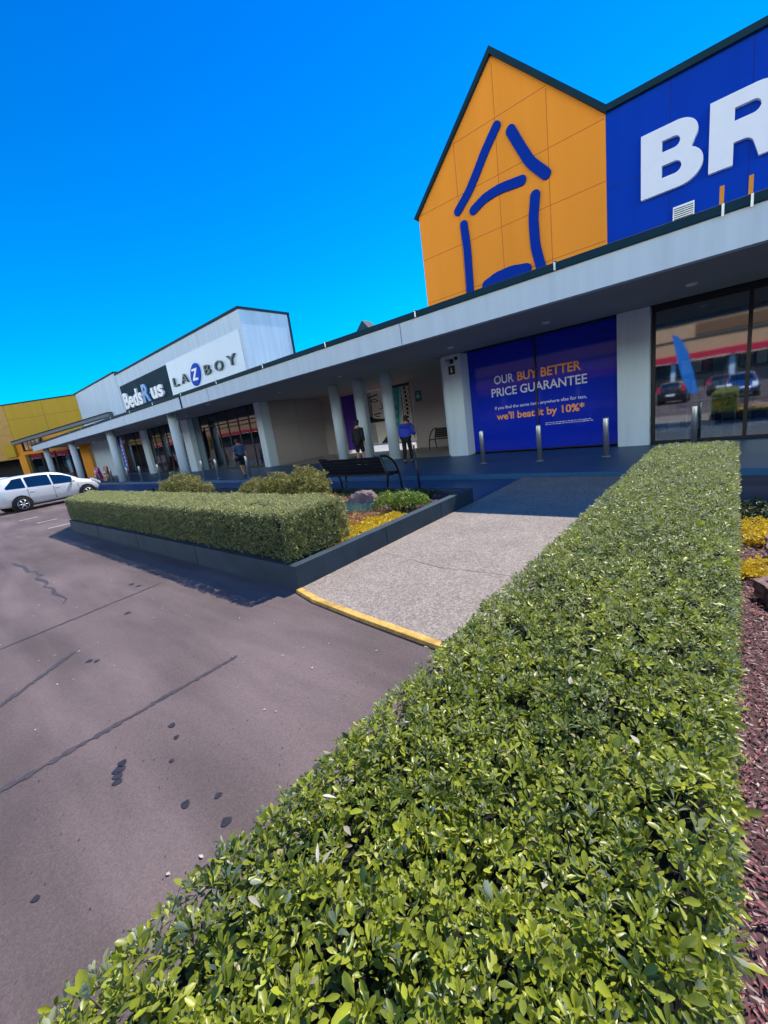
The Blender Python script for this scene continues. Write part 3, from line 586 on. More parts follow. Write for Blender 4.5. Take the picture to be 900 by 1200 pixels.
# security lights on the left pillar
t = thing('security_light', 'twin dome camera and floodlight high on the white pillar left of the blue window', 'camera', (-7.4, 12.6, 3.2))
MB().ell((-7.40, 12.53, 3.29), (.09, .09, .09)).build('dome', M_steel, t); MB().box(-7.33, -7.24, 12.55, 12.618, 3.22, 3.36).build('bracket', M_black, t); MB().ell((-7.1, 12.56, 3.36), (.05, .06, .06)).build('lens', M_black, t)
t = thing('wall_sign', 'small black sign with pale mark under the camera on the white pillar', 'sign', (-7.35, 12.6, 2.9))
MB().box(-7.44, -7.20, 12.595, 12.618, 2.88, 3.16).build('plate', M_black, t, bevel=.005); MB().ell((-7.32, 12.59, 3.07), (.03, .006, .03)).box(-7.35, -7.29, 12.588, 12.594, 2.94, 3.03).build('symbol', M_postxt, t)
M_gray = mat('rack_grey', '#6d7072', .5)
# ------------------------------------------------------------------ FURNITURE SHOPS (white tower)
tx0, tx1 = -37.7, -19.1
fs = thing('furniture_shops', 'white block with bed and armchair shop signs above the canopy', 'building', (-28, FY, 0))
MB().box(tx0, tx1, FY, 15.75, 3.92, 8.08).build('tower_wall', M_white, fs)
MB().box(tx0-.05, tx1+.06, FY-.07, 15.85, 8.083, 8.2).build('roof_cap', M_coping, fs)
MB().box(tx1-.002, tx1+.03, 15.72, 15.86, 4.0, 8.08).build('corner_trim', M_coping, fs)
MB().box(-49.4, tx0-.003, FY-.06, 30, 3.92, 8.27).build('side_wall', M_white, fs)
MB().box(-49.4, tx0+.02, FY-.14, 30, 8.273, 8.38).build('side_roof_cap', M_coping, fs)
MB().box(tx0, tx1-.02, 15.753, 30, 3.92, 6.1).build('rear_block', M_white, fs)
MB().box(-19.4, -8.06, 24.5, 30, 3.0, 5.6).build('rear_roof', M_white, fs)
M_beds = mat('grey_teal_sign', '#1d3a46', .75, spec=.12, var=.3, scale=.7); M_laz = mat('pale_blue_sign', '#cfe3ee', .35, var=.04, scale=.6)
sb = MB().box(-37.25, -28.35, FY-.06, FY-.003, 4.16, 7.14).build('sign_board', M_beds, fs)
sl2 = MB().box(-28.30, -19.35, FY-.06, FY-.003, 4.16, 7.2).build('sign_board', M_laz, fs)
M_beB = mat('beds_blue', '#3f8fd0', .4)
def stext(s, x0, x1, z, hh, m, p, **k): text(s, x0, x1, z, FY-.13, hh, m, p, **k)
for s_, m_, xa, xb, zz, hh in (('Beds', M_letter, -36.8, -33.05, 5.36, 1.18), ('R', M_beB, -32.85, -31.65, 5.36, 1.25), ('us', M_letter, -31.35, -29.35, 5.40, 1.10)):
    stext(s_, xa, xb, zz, hh, m_, sb, bold=.03, ext=.06)
    text(s_, xa+.10, xb+.10, zz-.03, FY-.068, hh, M_black, sb, name='letter_shadow', bold=.03, ext=.006)  # offset black copy behind the letters, their shadow drawn in colour
for xx in (-32.95, -31.52): MB().box(xx-.07, xx+.07, FY-.19, FY-.06, 5.78, 5.92).build('dot', M_beB, sb)
M_lzt = mat('dark_teal_letters', '#1d4650', .4)
for ch, xa, xb in (('L', -27.66, -26.95), ('A', -26.5, -25.6), ('B', -23.42, -22.75), ('O', -22.2, -21.35), ('Y', -20.85, -19.97)):
    stext(ch, xa, xb, 5.64 if ch != 'O' else 5.60, .55, M_lzt, sl2, bold=.004, ext=.05)
ov = MB(); ov.prism([(-24.62+.60*math.cos(t)+.16*math.sin(t), 5.88+.62*math.sin(t)) for t in [2*math.pi*k/32 for k in range(32)]], 'y', FY-.14, FY-.062)
o = ov.build('logo_oval', mat('logo_blue', (.0, .07, .55, 1), .6, spec=.1), sl2)
MB().prism([(-24.9, 6.22), (-24.25, 6.22), (-24.3, 6.12), (-24.68, 5.70), (-24.3, 5.66), (-24.32, 5.54), (-24.98, 5.57), (-24.96, 5.67), (-24.56, 6.08), (-24.92, 6.11)], 'y', FY-.16, FY-.142).build('logo_mark', M_letter, o)
# ground floor of the furniture shops
def shopfront(parent, x0, x1, y, n, gm, z0=.13, z1=3.505):
    f = MB()
    for k in range(n+1):
        x = x0+(x1-x0)*k/n; f.box(x-.03, x+.03, y-.04, y+.04, z0, z1)
    f.box(x0+.031, x1-.031, y-.038, y+.038, z0, z0+.10); f.box(x0+.031, x1-.031, y-.037, y+.037, 2.75, 2.82)
    fo = f.build('window_frame', M_black, parent); MB().box(x0+.03, x1-.03, y-.005, y+.005, z0+.1, z1).build('pane', gm, fo); return fo
shopfront(fs, -26.0, -19.25, 12.85, 6, M_glassd)
MB().box(-19.24, -18.72, 12.55, 13.1, .12, 3.508).build('pillar', M_white, fs, bevel=.01)
MB().box(-27.9, -26.9, 12.45, 13.05, .12, 3.508).build('pillar', M_white, fs, bevel=.01)
MB().box(-26.89, -26.05, 12.80, 13.0, .12, 3.507).build('wall_panel', mat('blue_grey_panel', '#55707c', .6), fs)
shopfront(fs, -34.6, -27.95, 12.85, 6, M_glassd)
MB().box(-35.6, -34.65, 12.6, 13.1, .12, 3.508).build('pillar', M_white, fs, bevel=.01)
shopfront(fs, -41.5, -35.65, 12.85, 3, M_glassd)
MB().box(-49.4, -41.55, 12.72, 13.0, .12, 3.507).build('lower_wall', M_white, fs)
MB().box(-49, -19.3, 19.5, 19.7, .1, 3.9).box(-49, -19.3, 13.0, 19.5, 3.52, 3.88).build('interior_wall', M_interior, fs)
MB().box(-49, -19.3, 13.0, 19.5, .10, .125).build('interior_floor', M_floorin, fs)
# display goods behind the glass
M_goods = [mat('goods_'+str(i), c, .5) for i, c in enumerate(['#b02028', '#c9c4b8', '#2a4f86', '#8b6b4a', '#d8d4cc', '#2f5f58', '#c77a2a'])]
random.seed(3)
def rack(x, y, z=.125):
    t = thing('display_rack', 'shop display rack with goods behind the glass', 'rack', (x, y, z), 'display racks seen dimly behind shop glass')
    f = MB(); f.box(x-.75, x-.71, y-.25, y+.25, z, z+1.9); f.box(x+.71, x+.75, y-.25, y+.25, z, z+1.9)
    for k in range(4): f.box(x-.70, x+.70, y-.25, y+.25, z+.15+k*.5, z+.18+k*.5)
    f.build('frame', M_gray, t)
    for k in range(4):
        xx = x-.66
        while xx < x+.5:
            ww = random.uniform(.12, .3); MB().box(xx, xx+ww, y-.2, y+.1, z+.182+k*.5, z+.2+k*.5+random.uniform(.15, .36)).build('goods', random.choice(M_goods), t); xx += ww+.04
for x, y in ((-1, 14.4), (1.0, 14.3), (3.0, 14.6), (.2, 17), (2.6, 17), (5.5, 15), (-21, 15.2), (-23.3, 14.9), (-25.2, 15.4), (-29.5, 15), (-32, 15.1), (-37.5, 15), (-40, 15)): rack(x, y)
# ------------------------------------------------------------------ MALL ENTRANCE
me_ = thing('mall_entrance', 'recessed mall entrance with blank side wall and back wall', 'building', (-13, 16.8, .12))
M_mallw = mat('mall_wall', '#a8a3a2', .7, var=.06, scale=.8)
w1 = MB().box(-19.0, -18.78, 13.12, 16.78, .12, 3.505).build('side_wall', M_mallw, me_)
b = MB(); b.box(-18.779, -18.775, 13.12, 16.78, 2.25, 2.262); b.box(-18.779, -18.775, 14.9, 14.912, .13, 3.5); b.build('joint', M_gray, me_)
MB().box(-12.16, -7.9, 16.8, 17.0, .12, 3.7).build('back_wall', M_mallw, me_)
MB().box(-18.99, -12.163, 16.8, 17.0, 3.30, 3.7).build('header', mat('header_paint', '#c9a9a0', .7), me_)
MB().box(-19.0, -16.95, 16.8, 17.0, .12, 3.298).build('back_wall', M_mallw, me_)
MB().box(-19.2, -7.9, 16.82, 17.02, 3.91, 4.25).build('roof_upstand', M_white, me_)
MB().box(-19.2, -8.1, 24.1, 24.3, .1, 3.2).build('courtyard_wall', mat('courtyard_wall', '#b8b0a4', .7), me_)
t = thing('square_post', 'slim square post behind the middle entrance column', 'post', (-12.7, 13.9, .12)); MB().box(-12.85, -12.62, 13.9, 14.1, .12, 3.50).build('shaft', M_white, t); MB().box(-12.9, -12.57, 13.85, 14.15, .12, .18).build('base_plate', M_steel, t)
t = thing('curtain_banner', 'tall violet curtain-like banner hanging between the entrance columns', 'banner', (-16.2, 16.72, .5))
b = MB(); pts = []; N_ = 60
for k in range(N_+1): pts.append((-16.93+1.75*k/N_, 16.72+.03*math.sin(k*1.9)))
vs0 = [b.b.verts.new((x, y, .30)) for x, y in pts]; vs1 = [b.b.verts.new((x, y, 3.28)) for x, y in pts]
for k in range(N_): b.b.faces.new([vs0[k], vs0[k+1], vs1[k+1], vs1[k]])
b.build('cloth', mat('violet_cloth', (.10, .04, .42, 1), .6), t); MB().tube([(-16.95, 16.72, 3.29), (-15.15, 16.72, 3.29)], .015, 8).build('rail', M_black, t)
mu = thing('mural_panel', 'printed mural with drawn face, teal zigzags and black pattern across the mall doorway', 'mural', (-13.6, 16.7, .5))
M_mw = mat('mural_white', '#e8e4da', .6); M_teal = mat('mural_teal', (.02, .42, .42, 1), .5); M_mblack = mat('mural_black', '#111214', .6); M_aqua = mat('mural_aqua', '#9fe0de', .6)
panel = MB().box(-15.12, -12.02, 16.70, 16.73, .50, 3.28).build('sheet', M_mw, mu)
Yq = 16.697
def mp(pts, m, nm, d=0): return MB().prism(pts, 'y', Yq-.004-d, Yq+.002).build(nm, m, panel)
mp([(-13.42, 1.5), (-13.05, .9), (-12.75, 3.2), (-13.42, 3.2)], M_teal, 'teal_field')
mp([(-12.80, 3.2), (-12.58, 3.2), (-12.78, 2.0), (-13.0, .6), (-13.15, .6), (-13.02, 1.0), (-12.95, 2.0)], M_aqua, 'aqua_band')
b = MB()
def ln(a, c, wd): 
    a = Vector(a); c = Vector(c); d = (c-a).normalized(); n_ = Vector((-d.y, d.x))*wd; b.prism([tuple(a+n_), tuple(c+n_), tuple(c-n_), tuple(a-n_)], 'y', Yq-.012, Yq-.005)
for k in range(5): ln((-13.38, 3.05-k*.42), (-13.02, 2.88-k*.42), .03); ln((-13.02, 2.88-k*.42), (-13.38, 2.66-k*.42), .03)
b.build('zigzag', M_aqua, panel); b = MB()
for k in range(12):
    zc = 3.1-k*.2; xc = -12.42+.04*math.sin(k*.4)-.012*k*0
    b.prism([(xc-.10, zc), (xc, zc+.085), (xc+.10, zc), (xc, zc-.085)], 'y', Yq-.012, Yq-.005)
    b.prism([(xc-.17, zc+.1), (xc-.12, zc+.14), (xc-.09, zc+.1), (xc-.12, zc+.06)], 'y', Yq-.012, Yq-.005); b.prism([(xc+.17, zc+.1), (xc+.12, zc+.14), (xc+.09, zc+.1), (xc+.12, zc+.06)], 'y', Yq-.012, Yq-.005)
ln((-12.66, 3.2), (-12.66, .8), .015); ln((-12.17, 3.2), (-12.12, .8), .015); ln((-12.08, 3.2), (-12.05, .8), .012)
for k in range(5):   # hanging hair lines and door stripes
    ln((-15.08+.1*k, 3.2), (-15.02+.07*k, 1.75), .022)
ln((-14.85, 2.95), (-14.2, 3.05), .03); ln((-14.75, 2.78), (-14.45, 2.86), .02); ln((-14.45, 2.86), (-14.2, 2.72), .02); ln((-14.75, 2.78), (-14.45, 2.68), .018); ln((-14.45, 2.68), (-14.2, 2.72), .018)
ln((-14.1, 2.75), (-13.95, 2.35), .015); ln((-14.2, 2.3), (-13.95, 2.32), .02); ln((-14.6, 2.05), (-14.1, 2.1), .03); ln((-14.5, 1.95), (-14.2, 1.93), .02)
for k in range(6): ln((-15.0+.07*k, 1.62), (-14.95+.075*k, .55), .012)
b.prism([(-15.1, 1.64), (-14.9, 2.0), (-14.6, 1.86), (-14.0, 1.78), (-13.5, 1.82), (-13.5, 1.66)], 'y', Yq-.012, Yq-.005); b.prism([(-14.35, .52), (-13.6, 1.15), (-13.45, 1.1), (-13.45, .52)], 'y', Yq-.012, Yq-.005)
b.build('line_art', M_mblack, panel)
MB().box(-13.4, -12.1, 16.62, 16.695, 3.2, 3.32).build('top_rail', M_black, mu)
t = thing('wall_sign', 'small teal sign with white mark on the back wall right of the mural', 'sign', (-11.75, 16.78, 2.6)); MB().box(-11.88, -11.55, 16.775, 16.797, 2.36, 2.86).build('plate', mat('teal_sign', '#0e6f72', .5), t); MB().box(-11.80, -11.64, 16.768, 16.774, 2.52, 2.68).ell((-11.72, 16.772, 2.75), (.04, .005, .04)).build('symbol', M_aqua, t)

# ------------------------------------------------------------------ YELLOW BUILDING
yb = thing('yellow_shop', 'mustard yellow shop with amber pillars at the far left end', 'building', (-50, 12, 0))
a45 = math.atan2(-.64, -.77); bx, by = -49.2, 12.64
def yq(s, o=0): return (bx+s*math.cos(a45)+o*math.sin(a45), by+s*math.sin(a45)-o*math.cos(a45))   # s along wall, o towards the viewer
def ybox(nm, m, s0, s1, z0, z1, o0, o1, parent=yb):
    p = [yq(s0, o0), yq(s1, o0), yq(s1, o1), yq(s0, o1)]; return MB().prism(p, 'z', z0, z1).build(nm, m, parent)
# make sure o>0 points to the camera
if (Vector(yq(3, 1)).length > Vector(yq(3, 0)).length):
    def yq(s, o=0): return (bx+s*math.cos(a45)-o*math.sin(a45), by+s*math.sin(a45)+o*math.cos(a45))
ybox('upper_wall', M_yellow, .05, 7.45, 4.9, 8.22, 0, -8)
ybox('upper_wall', mat('cream_wall', '#c79a4a', .6), 7.455, 20, 3.0, 8.22, 0.02, -8)
ybox('roof_cap', M_coping, 0.05, 20, 8.223, 8.32, .08, -8.1)
ybox('joint', M_coping, 3.6, 3.62, 5, 8.2, .006, -.01); ybox('joint', M_coping, .1, 7.4, 6.8, 6.815, .006, -.01)
ybox('fascia', M_yor, .05, 7.45, 3.3, 4.897, .01, -.5)
ybox('pillar', M_yor, 6.75, 7.45, .02, 3.297, .12, -.5); ybox('pillar', M_yor, .2, 1.1, .02, 3.297, .12, -.5)
ybox('side_fascia', M_yellow, 7.46, 8.6, 3.2, 4.5, .3, .03)
ybox('glazing', M_glassd, 1.11, 6.74, .1, 3.29, -.2, -.22); ybox('interior_wall', M_interior, 1.0, 20, .02, 3.28, -3.0, -3.2)
for s_ in (2.5, 3.9, 5.3): ybox('mullion', M_black, s_, s_+.08, .1, 3.29, -.12, -.19)
for s_, z_, c in ((1.8, 1.9, 4), (2.9, 1.8, 1), (3.3, 1.2, 3), (4.6, 1.5, 2), (5.6, 1.6, 4), (2.2, 1.1, 0), (6.1, 1.0, 2)): ybox('window_poster', M_goods[c], s_, s_+.55, z_-.3, z_+.4, -.3, -.32)
t2 = ybox('shop_sign', M_black, 4.7, 6.6, 3.62, 3.68, .22, .02); t3 = ybox('shop_sign', M_black, 6.6, 6.68, 3.6, 4.75, .22, .02); t4 = ybox('shop_sign', M_black, 4.6, 4.7, 3.6, 4.75, .22, .02)
M_cream = mat('cream_letters', '#d8b48a', .5)
for k in range(4): 
    s_ = 6.35-k*.42; ybox('sign_letter', M_cream, s_-.28, s_, 3.78+.03*k, 4.62, .26, .1, t2); ybox('sign_letter', M_yor, s_-.2, s_-.08, 3.95+.03*k, 4.4, .27, .26, t2)
cb = thing('shop_awning', 'grey steel awning beam crossing in front of the yellow shop', 'awning', (-50, 10, 5))
b = MB(); a0, a1 = Vector((-53.2, 7.35, 4.30)), Vector((-40.2, 12.25, 5.22)); dd = Vector((-.35, 1, 0)).normalized()*.5
def slab_(p, q, dz0, dz1, w0, w1): 
    v = [b.b.verts.new(x_) for x_ in (p+w0+Vector((0, 0, dz0)), q+w0+Vector((0, 0, dz0)), q+w1+Vector((0, 0, dz0)), p+w1+Vector((0, 0, dz0)), p+w0+Vector((0, 0, dz1)), q+w0+Vector((0, 0, dz1)), q+w1+Vector((0, 0, dz1)), p+w1+Vector((0, 0, dz1)))]
    for f in ((0, 1, 2, 3), (4, 5, 6, 7), (0, 1, 5, 4), (1, 2, 6, 5), (2, 3, 7, 6), (3, 0, 4, 7)): b.b.faces.new([v[k] for k in f])
slab_(a0, a1, 0, .26, Vector((0, 0, 0)), dd); b.build('beam', mat('grey_beam', '#5d6a70', .5), cb)
b = MB(); slab_(a0, a1, .262, .34, -dd*.1, dd*1.1); b.build('edge_trim', M_coping, cb)

# ------------------------------------------------------------------ distant little roof gable
t = thing('roof_vent', 'tiny dark triangular roof vent peeking over the canopy gutter', 'roof vent', (-26.4, 30, 5)); MB().prism([(-27.1, 9.9), (-25.4, 9.9), (-26.15, 10.75)], 'y', 30, 31.2).build('hood', M_coping, t); MB().box(-26.8, -25.7, 29.99, 31, 5.5, 9.9).build('base', M_white, t)

# ------------------------------------------------------------------ street furniture
def bollard(x, y, label, first=[None]):
    if not first[0]:
        o = thing('bollard', label, 'bollard', (x, y, .12), 'steel bollards along the footpath')
        MB().tube([(0, 0, .0), (0, 0, .90), (0, 0, .925), (0, 0, .93)], [.062, .062, .055, .03], 20).build('post', M_steel, o, local=True)
        MB().tube([(0, 0, 0), (0, 0, .012)], .10, 20).build('base_plate', M_steel, o, local=True); first[0] = o; return o
    o = copy_tree(first[0]); o.location = (x, y, .12); o['label'] = label; return o
bollard(-5.42, 10.62, 'steel bollard in front of the blue window, leftmost of its three')
bollard(-3.84, 10.66, 'steel bollard in front of the blue window, middle of its three')
bollard(-2.35, 10.95, 'steel bollard in front of the blue window near the right white pillar')
bollard(-.74, 12.2, 'steel bollard before the glazed entry, half hidden by the foreground hedge')
lb = ['steel bollard in the far row, nearest to the violet shop flag', 'steel bollard in the far row right of the blue feather flag', 'steel bollard in the far row, one step right of the flag pair', 'steel bollard before the dark window between two white columns', 'steel bollard left of the walking person', 'steel bollard nearest to the walking person, on their left', 'steel bollard just right of the walking person']
import itertools
for (x, y), l in zip(((-33.4, 9.3), (-30.0, 9.3), (-27.8, 9.3), (-25.2, 9.4), (-19.6, 9.3), (-18.3, 9.35), (-15.9, 9.5)), lb): bollard(x, y, l)
bollard(-37.2, 9.4, 'steel bollard at the far end beside the magenta board')
M_seat = mat('black_slats', '#14161a', .5, var=.2)
def bench(label, loc, rz, L=2.0, n=5):
    t = thing('park_bench', label, 'bench', loc); t.rotation_euler.z = rz; h = L/2
    s = MB()
    for k in range(5): s.box(-h, h, .02+.09*k, .09+.09*k, .43, .46)
    s.build('seat', M_seat, t, local=True)
    s = MB()
    for k in range(n): y = -.03-.035*k; z = .50+.082*k; s.prism([(y, z), (y-.03, z+.068), (y-.055, z+.06), (y-.025, z-.008)], 'x', -h, h)
    s.build('backrest', M_seat, t, local=True)
    for sx in (-1, 1):
        x = sx*(h+.03); MB().tube([(x, .47, 0), (x, .47, .18), (x, .43, .42), (x, .34, .62), (x, .2, .78), (x, .02, .88), (x, -.2, .92)], .026, 8).build('arm_hoop', M_black, t, local=True)
        MB().tube([(x, -.12, 0), (x, -.03, .42), (x, -.22, .93)], .026, 8).build('leg', M_black, t, local=True)
        MB().tube([(x, -.03, .42), (x, .44, .42)], .02, 8).build('side_rail', M_black, t, local=True)
    MB().tube([(-h*.33, -.1, 0), (-h*.33, -.03, .44)], .024, 8).build('leg', M_black, t, local=True)
    return t
bench('black slatted bench with hooped arm behind the rock garden, its back to the viewer', (-7.22, 7.25, 0.006), R(2), 2.0)
bench('black bench with hooped arm against the back wall beside the white pillar', (-9.4, 16.0, .12), R(180), 2.2)
t = thing('slim_post', 'thin dark metal post standing in the planter end near the person in blue', 'post', (-4.6, 6.3, .2)); MB().tube([(-4.6, 6.3, .2), (-4.63, 6.3, 1.16)], .019, 8).build('shaft', M_black, t); MB().ell((-4.63, 6.3, 1.17), (.024, .024, .024)).build('cap', M_steel, t)

def flag(label, loc, hgt, m, side, lets, ml):
    t = thing('feather_flag', label, 'flag', loc); MB().tube([(0, 0, 0), (0, 0, hgt*.6), (side*.08*hgt*.3, 0, hgt*.85), (side*.24*hgt, 0, hgt)], [.02, .016, .012, .008], 8).build('pole', M_black, t, local=True)
    pl = [(0, .16*hgt)]+[(side*w_*hgt, z_*hgt) for w_, z_ in ((.17, .22), (.21, .4), (.225, .6), (.22, .8), (.215, .92), (.22, 1.0))]+[(side*w_*hgt, z_*hgt) for w_, z_ in ((.12, .955), (.05, .85), (.012, .7))]
    s = MB().prism(pl, 'y', -.006, .006).build('sail', m, t, local=True)
    b = MB()
    for k in range(lets):
        zc = hgt*(.78-.085*k); xc = side*.115*hgt; q = .028*hgt; b.prism([(xc+q*math.cos(a)*1.3, zc+q*math.sin(a)) for a in [2*math.pi*i/10+.3*k for i in range(10)]], 'y', -.012, -.0065)
        b.box(xc-q*.4, xc+q*.4, -.014, -.0122, zc-q*.3, zc+q*.3)
    b.build('print', ml, s, local=True)
    MB().tube([(0, 0, 0), (0, 0, .04)], .16, 16).build('base', M_black, t, local=True); return t
M_fb = mat('flag_blue', (.012, .07, .55, 1), .5)
fl = flag('blue feather flag with white letters standing behind a column before the furniture shop', (-32.0, 9.9, .12), 2.95, M_fb, 1, 6, M_aqua)
f2 = flag('light blue feather flag behind the viewer, seen only reflected in the glazed entry', (-1.5, -4.3, 0), 4.4, mat('flag_light_blue', (.02, .22, .70, 1), .5), -1, 4, M_letter); f2.rotation_euler = (0, R(-12), 0); f2.scale = (.6, 1, 1)
f3 = flag('yellow feather flag leaning at the far left edge over the parked cars', (-41.6, 4.9, 0), 3.5, mat('flag_yellow', (.55, .42, .02, 1), .5), -1, 5, M_black); f3.rotation_euler = (0, R(-22), R(40))
f4 = flag('green feather flag just below the yellow flag at the far left edge', (-43.2, 4.2, 0), 2.7, mat('flag_green', (.02, .25, .03, 1), .5), -1, 3, M_letter); f4.rotation_euler = (0, R(-10), R(40))
def aboard(label, x, y, m):
    t = thing('pavement_board', label, 'sign board', (x, y, .12)); s = MB().prism([(y-.25, .14), (y-.22, .14), (y, 1.22), (y-.02, 1.22)], 'x', x-.4, x+.4).build('front_panel', m, t)
    MB().prism([(y+.25, .14), (y+.22, .14), (y+.005, 1.22), (y+.025, 1.22)], 'x', x-.4, x+.4).build('back_panel', m, t)
    MB().box(x-.28, x+.28, y-.16, y-.15, .75, .85).box(x-.25, x+.2, y-.2, y-.19, .5, .56).build('print', M_letter, s)
aboard('magenta pavement board outside the shop at the far end', -38.6, 9.9, mat('magenta', (.55, .03, .28, 1), .5))
aboard('brown and orange pavement board right of the magenta board', -36.4, 9.9, mat('board_brown', (.36, .12, .05, 1), .5))

# ------------------------------------------------------------------ CARS
M_paint = mat('silver_paint', '#e6e8e6', .28, metal=.1, coat=1, var=.02)
M_cglass = mat('car_glass', '#0d1418', .04, spec=.9, coat=1, var=.02); M_tyre = mat('tyre', '#121212', .85); M_red = mat('tail_lens', (.55, .01, .015, 1), .15, coat=1); M_plastic = mat('black_plastic', '#17191b', .6)
ST = [(-2.04, .48, .80, .86, .66, .58), (-2.0, .33, .92, 1.05, .76, .62), (-1.93, .27, 1.02, 1.30, .81, .60), (-1.72, .25, 1.01, 1.47, .835, .58), (-1.1, .22, .98, 1.53, .845, .60), (-.4, .2, .95, 1.545, .845, .61), (.1, .2, .92, 1.52, .845, .61), (.5, .2, .90, 1.43, .845, .61), (.9, .2, .88, 1.23, .84, .64), (1.2, .22, .86, 1.03, .83, .66), (1.6, .24, .80, .93, .80, .62), (1.88, .28, .70, .80, .74, .52), (2.0, .34, .60, .68, .66, .44), (2.05, .42, .54, .58, .55, .36)]
def sec(x):
    xs = [s[0] for s in ST]; return [float(np.interp(x, xs, [s[i] for s in ST])) for i in range(1, 6)]
def make_car(label, paint, group=None):
    t = thing('parked_car', label, 'car', (0, 0, 0), group)
    b = MB(); rings = []
    for x in np.linspace(-2.04, 2.05, 46):
        zb, be, tp, yb_, yr = sec(x); half = [(0, zb), (yb_*.82, zb), (yb_*.96, zb+.10), (yb_+.012, zb+(be-zb)*.45), (yb_+.006, be-.08), (yb_-.012, be), (yb_+(yr-yb_)*.5, be+(tp-be)*.48), (yr+.015, tp-.07*(min(1, (tp-be)*3))), (yr-.06, tp-.015), (yr*.5, tp+.004), (0, tp+.01)]
        ring_ = [(-y, z) for y, z in half[1:-1]][::-1]; rings.append([b.b.verts.new((x, y, z)) for y, z in half]+[b.b.verts.new((x, -y, z)) for y, z in half[1:-1][::-1]])
    for A_, B_ in zip(rings, rings[1:]):
        n_ = len(A_)
        for k in range(n_): b.b.faces.new([A_[k], A_[(k+1) % n_], B_[(k+1) % n_], B_[k]]).smooth = True
    b.b.faces.new(rings[0]); b.b.faces.new(rings[-1][::-1]); body = b.build('body', paint, t, local=True)
    for s_ in (-1, 1):
        for xa, xb in ((-1.66, -.98), (-.90, -.02), (.05, .86)):
            b = MB(); up, dn = [], []
            for k in range(9):
                x = xa+(xb-xa)*k/8; zb, be, tp, yb_, yr = sec(x); z0_ = be+.025; z1_ = max(z0_+.015, tp-.095)
                if xa < -1.5: z1_ = z0_+(z1_-z0_)*min(1, .25+(x-xa)*2.2)
                for z_, L_ in ((z0_, dn), (z1_, up)):
                    f_ = (z_-be)/max(.02, (tp-.06-be)); L_.append(b.b.verts.new((x, s_*(yb_-.012+(yr+.015-yb_+.012)*f_+.012+.02*math.sin(max(0, min(1, f_))*3.14)*.6), z_)))
            for k in range(8): b.b.faces.new([dn[k], dn[k+1], up[k+1], up[k]])
            b.build('side_window', M_cglass, t, local=True)
        for xh in (-.78, .18): MB().box(xh-.08, xh+.08, s_*.842, s_*.868, .79, .82).build('door_handle', paint, t, local=True, bevel=.005)
        for xd in (-.94, .02, 1.0): zb, be, tp, yb_, yr = sec(xd); MB().box(xd-.004, xd+.004, s_*(yb_-.02), s_*(yb_+.0145), zb+.12, be-.04).build('door_gap', M_plastic, t, local=True)
        MB().box(-1.0, 1.0, s_*.80, s_*.852, .19, .27).build('sill', M_plastic, t, local=True, bevel=.01)
        MB().ell((.80, s_*.93, .96), (.07, .10, .075)).build('mirror', paint, t, local=True)
        MB().prism([(-2.045, .86), (-1.90, .90), (-1.88, 1.28), (-1.96, 1.28)], 'y', s_*.60, s_*.825).build('tail_light', M_red, t, local=True, bevel=.01)
        MB().prism([(1.66, .84), (2.01, .60), (2.02, .72), (1.72, .93)], 'y', s_*.50, s_*.76).build('headlight', M_letter, t, local=True, bevel=.01)
        for xw in (-1.25, 1.32):
            MB().tube([(xw, s_*.60, .33), (xw, s_*.861, .33)], .375, 28).build('wheel_arch', M_plastic, t, local=True)
            wl = MB().tube([(xw, s_*.70, .31), (xw, s_*.865, .31), (xw, s_*.885, .31)], [.31, .31, .28], 32).build('wheel', M_tyre, t, local=True)
            r_ = MB(); r_.tube([(xw, s_*.884, .31), (xw, s_*.889, .31)], .20, 28)
            r_.build('rim_disc', M_black, wl, local=True); r_ = MB()
            for k in range(6):
                a = k*math.pi/3; p = (xw+.195*math.cos(a), s_*.900, .31+.195*math.sin(a)); r_.tube([(xw, s_*.905, .31), p], [.035, .025], 6)
            for k in range(28):
                a = 2*math.pi*k/28; a2 = 2*math.pi*(k+1)/28; r_.tube([(xw+.20*math.cos(a), s_*.895, .31+.20*math.sin(a)), (xw+.20*math.cos(a2), s_*.895, .31+.20*math.sin(a2))], .014, 5, False)
            r_.build('rim', M_steel, wl, local=True)
    def topatch(nm, x0, x1, wf, off):
        b = MB(); rows = []
        for k in range(7):
            x = x0+(x1-x0)*k/6; zb, be, tp, yb_, yr = sec(x); rows.append([b.b.verts.new((x+off[0], yy*wf*yr, tp+.008*(1-yy*yy)+off[1])) for yy in (-1, -.5, 0, .5, 1)])
        for A_, B_ in zip(rows, rows[1:]):
            for k in range(4): b.b.faces.new([A_[k], A_[k+1], B_[k+1], B_[k]])
        b.build(nm, M_cglass, t, local=True)
    topatch('windscreen', .42, 1.12, .86, (.012, .012)); topatch('rear_window', -1.965, -1.76, .84, (-.02, .012))
    MB().box(-2.058, -2.03, -.26, .26, .60, .72).build('number_plate', M_letter, t, local=True)
    MB().box(2.03, 2.06, -.3, .3, .42, .5).build('grille', M_plastic, t, local=True)
    MB().tube([(-.6, -.0, 1.55), (-.75, 0, 1.72)], .006, 5).build('aerial', M_black, t, local=True)
    return t
car = make_car('silver people carrier parked beyond the left end of the far hedge', M_paint)
th = R(100); fw = Vector((math.cos(th), math.sin(th)))
def place(c, wx, wy, th_):   # by right rear wheel position
    r_ = Vector((math.sin(th_), -math.cos(th_))); f_ = Vector((math.cos(th_), math.sin(th_))); o = Vector((wx, wy))+f_*1.25-r_*.86; c.location = (o.x, o.y, 0); c.rotation_euler.z = th_
place(car, -23.4, 2.97, th)
c2 = copy_tree(car); c2['label'] = 'pale grey car cut off by the left picture edge behind the silver one'; place(c2, -28.6, 2.2, th)
